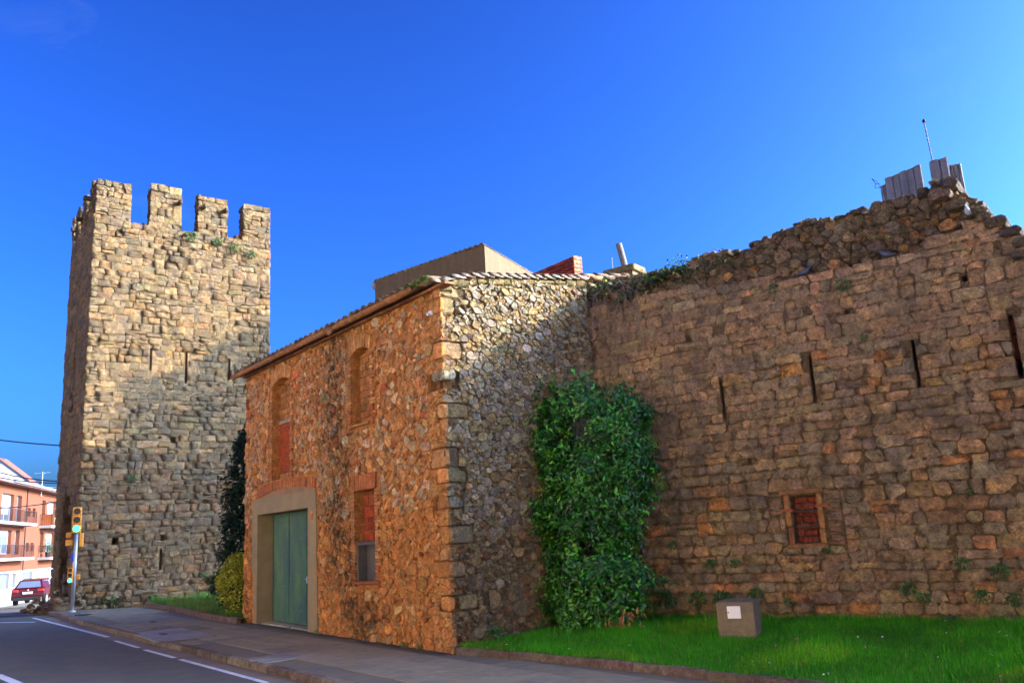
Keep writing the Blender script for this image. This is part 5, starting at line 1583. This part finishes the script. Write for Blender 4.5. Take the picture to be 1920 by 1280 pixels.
cloud_plant('round_shrub', 'clipped round yellow green shrub at the house corner', 'shrub', (-7.95, 24.6, .12), 0, env_ball(.58, .58, .80), 5200, .075, (.16, .18, .012), (.48, .42, .025), M_leaf_weed, 15, [([(0, 0, 0), (0, 0, .8)], [.06, .04])], .25, (.34, .30, .04), clump=(50, .05))
cloud_plant('dark_shrub', 'low dark green shrub at the foot of the tower', 'shrub', (-10.6, 32.0, .1), 0, env_ball(.85, .6, .55), 2600, .12, (.012, .032, .01), (.03, .06, .015), M_leaf_weed, 16, [([(0, 0, 0), (0, 0, .5)], [.05, .03])], clump=(50, .07))

def weed(label, loc, yaw, size, seed, n=40, lo=(.025, .075, .02), hi=(.07, .15, .03), cat='weed', name='wall_weed', droop=.3, wide=1.0, group='weeds rooted in the masonry'):
    rs = np.random.RandomState(seed)
    ph = rs.uniform(0, 2 * np.pi, n); r = size * np.sqrt(rs.random(n))
    c = np.stack([r * np.cos(ph) * wide, -np.abs(rs.normal(0, .35, n)) * size * .7 - .06, r * np.sin(ph) * .8 - droop * r], 1)
    D = unit(c + rs.normal(0, .25, (n, 3)) * size + np.array([0, -.02, -.1 * size])); Nn = unit(rs.normal(0, .5, (n, 3)) + np.array([0, -1, .5]))
    L = rs.uniform(.5, 1.0, n) * size * .7
    me = leaf_mesh(name, c, Nn, D, np.clip(L, .03, .12), np.clip(L * .35, .015, .045), greens(rs, n, lo, hi), M_leaf_weed)
    o = link(name, me); o.location = loc; o.rotation_euler = (0, 0, yaw)
    return tag(o, label, cat, group)
wyaw = math.atan2(WU.y, WU.x)
def on_wall(u, z, d=.02): q = W0 + WU * u - WY * d; return (q.x, q.y, z)
for i, (u, z, s, lab) in enumerate([
    (.17, .62, .22, 'weed in the wall right beside the laurel bush base'), (.82, .62, .17, 'weed low on the wall between laurel bush and concrete block'),
    (1.14, 1.2, .11, 'small weed higher up between the laurel and the concrete block'), (1.6, 1.2, .10, 'tiny weed directly above the concrete block on the wall'),
    (1.3, .6, .20, 'wide weed on the wall just left of the concrete block'), (1.92, .68, .14, 'weed on the wall behind the concrete block'),
    (2.48, .55, .10, 'weed low on the wall below the grated window'), (3.2, 1.35, .08, 'tiny weed under the sill end of the grated window'),
    (4.37, .76, .13, 'upper weed of the pair low on the wall right of the grated window'), (4.58, .62, .11, 'lower weed of the pair low on the wall right of the grated window'),
    (5.2, 1.12, .12, 'weed on the wall at knee height well right of the grated window'), (5.68, 1.0, .14, 'bushy weed on the wall near the right picture edge'),
    (5.38, .66, .13, 'weed below the bushy one near the right picture edge'), (5.8, .6, .12, 'lowest weed by the right picture edge'),
    (4.25, .22, .14, 'weed at the wall foot in the lawn, left of two'), (4.92, .24, .20, 'broad weed at the wall foot in the lawn, right of two'),
    (5.46, 2.15, .07, 'tiny weed high on the wall at the right'), (4.07, 5.72, .13, 'green tuft on the wall just under the ledge'),
    (4.28, 4.75, .07, 'tiny tuft above the third arrow slit'), (2.87, 5.92, .10, 'grass tuft on the ledge of the long wall'), (.42, 1.55, .10, 'small weed just right of the laurel at mid height')]):
    weed(lab, on_wall(u, z), wyaw, s, 100 + i, int(30 + 200 * s))
def on_tower(u, z, d=.05): q = T0 + TU * u - TY * d; return (q.x, q.y, z)
for i, (u, z, s, lab) in enumerate([(3.95, 15.85, .28, 'leafy tuft on the tower parapet between second and third merlon'), (5.15, 15.75, .24, 'grey green tuft under the third merlon of the tower'), (6.0, 15.6, .34, 'wide tuft on the parapet left of the last merlon'),
                                   (6.75, 15.4, .26, 'tuft hanging under the last merlon of the tower'), (1.9, 5.0, .18, 'small weed on the shaded lower tower front'), (4.9, .9, .14, 'dark weed low on the tower by the lawn bed'), (1.2, .18, .42, 'dark green weeds at the tower foot beside the traffic light'), (2.9, .1, .3, 'small dark weed at the tower foot')]):
    weed(lab, on_tower(u, z), rad(37), s, 150 + i, int(60 + 200 * s), (.04, .07, .02), (.09, .13, .03))
def on_gable(u, z): q = A + HY * u + HU * .05; return (q.x, q.y, z)
weed('tuft of grass at the gable foot beside a dark stone', on_gable(.75, .28), math.atan2(HY.y, HY.x), .17, 181, 60)
weed('small tuft at the gable foot nearer the laurel', on_gable(1.75, .32), math.atan2(HY.y, HY.x), .12, 182, 40)
for i, (u, y, lab) in enumerate([(-.95, -.04, 'yellowish tuft at the house corner by the pavement'), (-1.55, -.04, 'weed at the foot of the house front near the corner'), (-5.5, -.03, 'weed at the right foot of the cement door surround'), (-7.0, -.05, 'low green tuft at the door threshold')]):
    q = A + HU * u + HY * y; weed(lab, (q.x, q.y, .05), math.atan2(HU.y, HU.x), .10, 190 + i, 40, (.05, .09, .015), (.16, .17, .03))
# moss and grass on the roof corner
q = A + HU * -.55 + HY * -.15
weed('strip of bright green grass on the gutter near the roof corner', (q.x, q.y, 6.50), math.atan2(HU.y, HU.x), .09, 210, 260, (.04, .10, .008), (.10, .19, .02), 'grass tuft', 'roof_grass', 0.0, 6.5, 'plants on the house roof')
# ivy and dry stems over the joint of house and wall
def ivy(label, u0, u1, zc, zr, n, seed, lo, hi, dep=.2, size=.06, y0=.2):
    rs = np.random.RandomState(seed)
    u = rs.uniform(u0, u1, n); k = np.array([vnoise(x * 2.2, seed, 0) for x in u])
    z = zc(u) + rs.normal(0, 1, n) * zr * (1 + k); y = y0 + rs.normal(0, dep, n)
    me = leaf_mesh('ivy', np.stack([u, y, z], 1), unit(rs.normal(0, .6, (n, 3)) + np.array([0, -.8, .5])), rs.normal(0, 1, (n, 3)), np.full(n, size) * np.exp(rs.normal(0, .25, n)), np.full(n, size * .8), greens(rs, n, lo, hi, .3, .06, (.22, .28, .03)), M_leaf_weed)
    o = link('ivy', me); o.location = (W0.x, W0.y, 0); o.rotation_euler = (0, 0, wyaw)
    return tag(o, label, 'ivy', 'ivy on the wall head')
ivy('ivy mass on the wall head above the arrow slits, left of the ruin', -.35, 1.2, lambda u: 6.42 + .28 * np.clip((u + .2), 0, 1.2), .085, 900, 1, (.01, .035, .012), (.03, .08, .02))
ivy('thin ivy where the wall meets the gable', -1.3, -.4, lambda u: 6.70 + 0 * u, .09, 420, 2, (.015, .04, .012), (.05, .10, .02))
ivy('sparse ivy on the step of the ruin', 1.1, 2.1, lambda u: 6.45 + .1 * u, .07, 240, 3, (.012, .04, .012), (.035, .08, .02))
rv = random.Random(17)
vm = MB()
for k in range(42):
    u, z = rv.uniform(-1.4, .2), rv.uniform(6.3, 6.8)
    pts = [Vector((u, -.06, z))]
    du, dz = rv.uniform(-.12, .14), rv.uniform(-.16, .03)
    for j in range(6):
        du += rv.gauss(0, .05); dz += rv.gauss(-.03, .05)
        pts.append(pts[-1] + Vector((du * .6, rv.uniform(-.04, .03), dz * .6)))
        pts[-1].y = min(-.05, pts[-1].y)
    vm.tube(pts, .006, 4, cap=False)
solo('dry_vines', vm, M_dry, 'tangle of dry grey vine stems at the wall and gable joint', 'vines', (W0.x, W0.y, 0), wyaw)
vm = MB()
for k in range(16):
    u = rv.uniform(1.2, 1.9); pts = [Vector((u, .3, 6.85))]
    for j in range(5): pts.append(pts[-1] + Vector((rv.gauss(-.03, .08), rv.gauss(-.03, .03), rv.gauss(.02 if j < 2 else -.08, .05))))
    vm.tube(pts, .006, 4, cap=False)
solo('dry_vines', vm, M_dry, 'small tangle of dry stems at the left end of the ruin', 'vines', (W0.x, W0.y, 0), wyaw)

# ================================================================== PIGEONS
M_pig = mat_plain('pigeon_feathers', None, .7, .2, 30, 0, tint=True)
def pigeon(label, loc, yaw, s, tint, head):
    mb = MB()
    prof = [(-.17, .008, .02), (-.10, .03, .03), (-.04, .058, .045), (.03, .068, .06), (.08, .058, .085), (.105, .036, .12), (.118, .028, .145), (.135, .029, .165), (.152, .02, .17), (.162, .006, .165)]
    n = 10; vs = []
    for x, r, z in prof:
        for k in range(n):
            a = 2 * math.pi * k / n; vs.append((x * s, r * math.cos(a) * s, (z + .03 + r * math.sin(a)) * s))
    mb.add(vs, [(i * n + k, i * n + (k + 1) % n, (i + 1) * n + (k + 1) % n, (i + 1) * n + k) for i in range(len(prof) - 1) for k in range(n)], tint)
    mb.t = [head if v[0] > .1 * s else tint for v in mb.v]
    mb.add([(.16 * s, -.006 * s, .195 * s), (.16 * s, .006 * s, .195 * s), (.19 * s, 0, .19 * s)], [(0, 1, 2)], (.1, .09, .08))
    for y in (-.02, .02): mb.tube([(.02 * s, y * s, .04 * s), (.025 * s, y * s, 0)], .005 * s, 5, (.35, .08, .06))
    solo('pigeon', mb, M_pig, label, 'pigeon', loc, yaw, 'pigeons perched on the masonry', True)
def on_ruin(u, z, y=-.02): q = W0 + WU * u + WY * y; return (q.x, q.y, z)
pigeon('blue grey pigeon on the ledge, in the middle of the ruin', on_ruin(4.78, 6.02, .04), rad(150), .8, (.06, .07, .10), (.03, .035, .05))
pigeon('small blue grey pigeon on the ledge, leftmost on the ruin', on_ruin(3.42, 6.03, .04), rad(-20), .8, (.05, .06, .10), (.03, .035, .055))
pigeon('pale white pigeon high on the broken right end of the ruin', on_ruin(6.1, 6.36, -.1), rad(230), .7, (.28, .30, .36), (.3, .3, .34))
q = T0 + TU * 2.03 - TY * -.1
pigeon('black bird sitting in the first gap of the tower battlements', (q.x, q.y, TZ + .02), rad(150), 1.1, (.015, .015, .02), (.015, .015, .02))
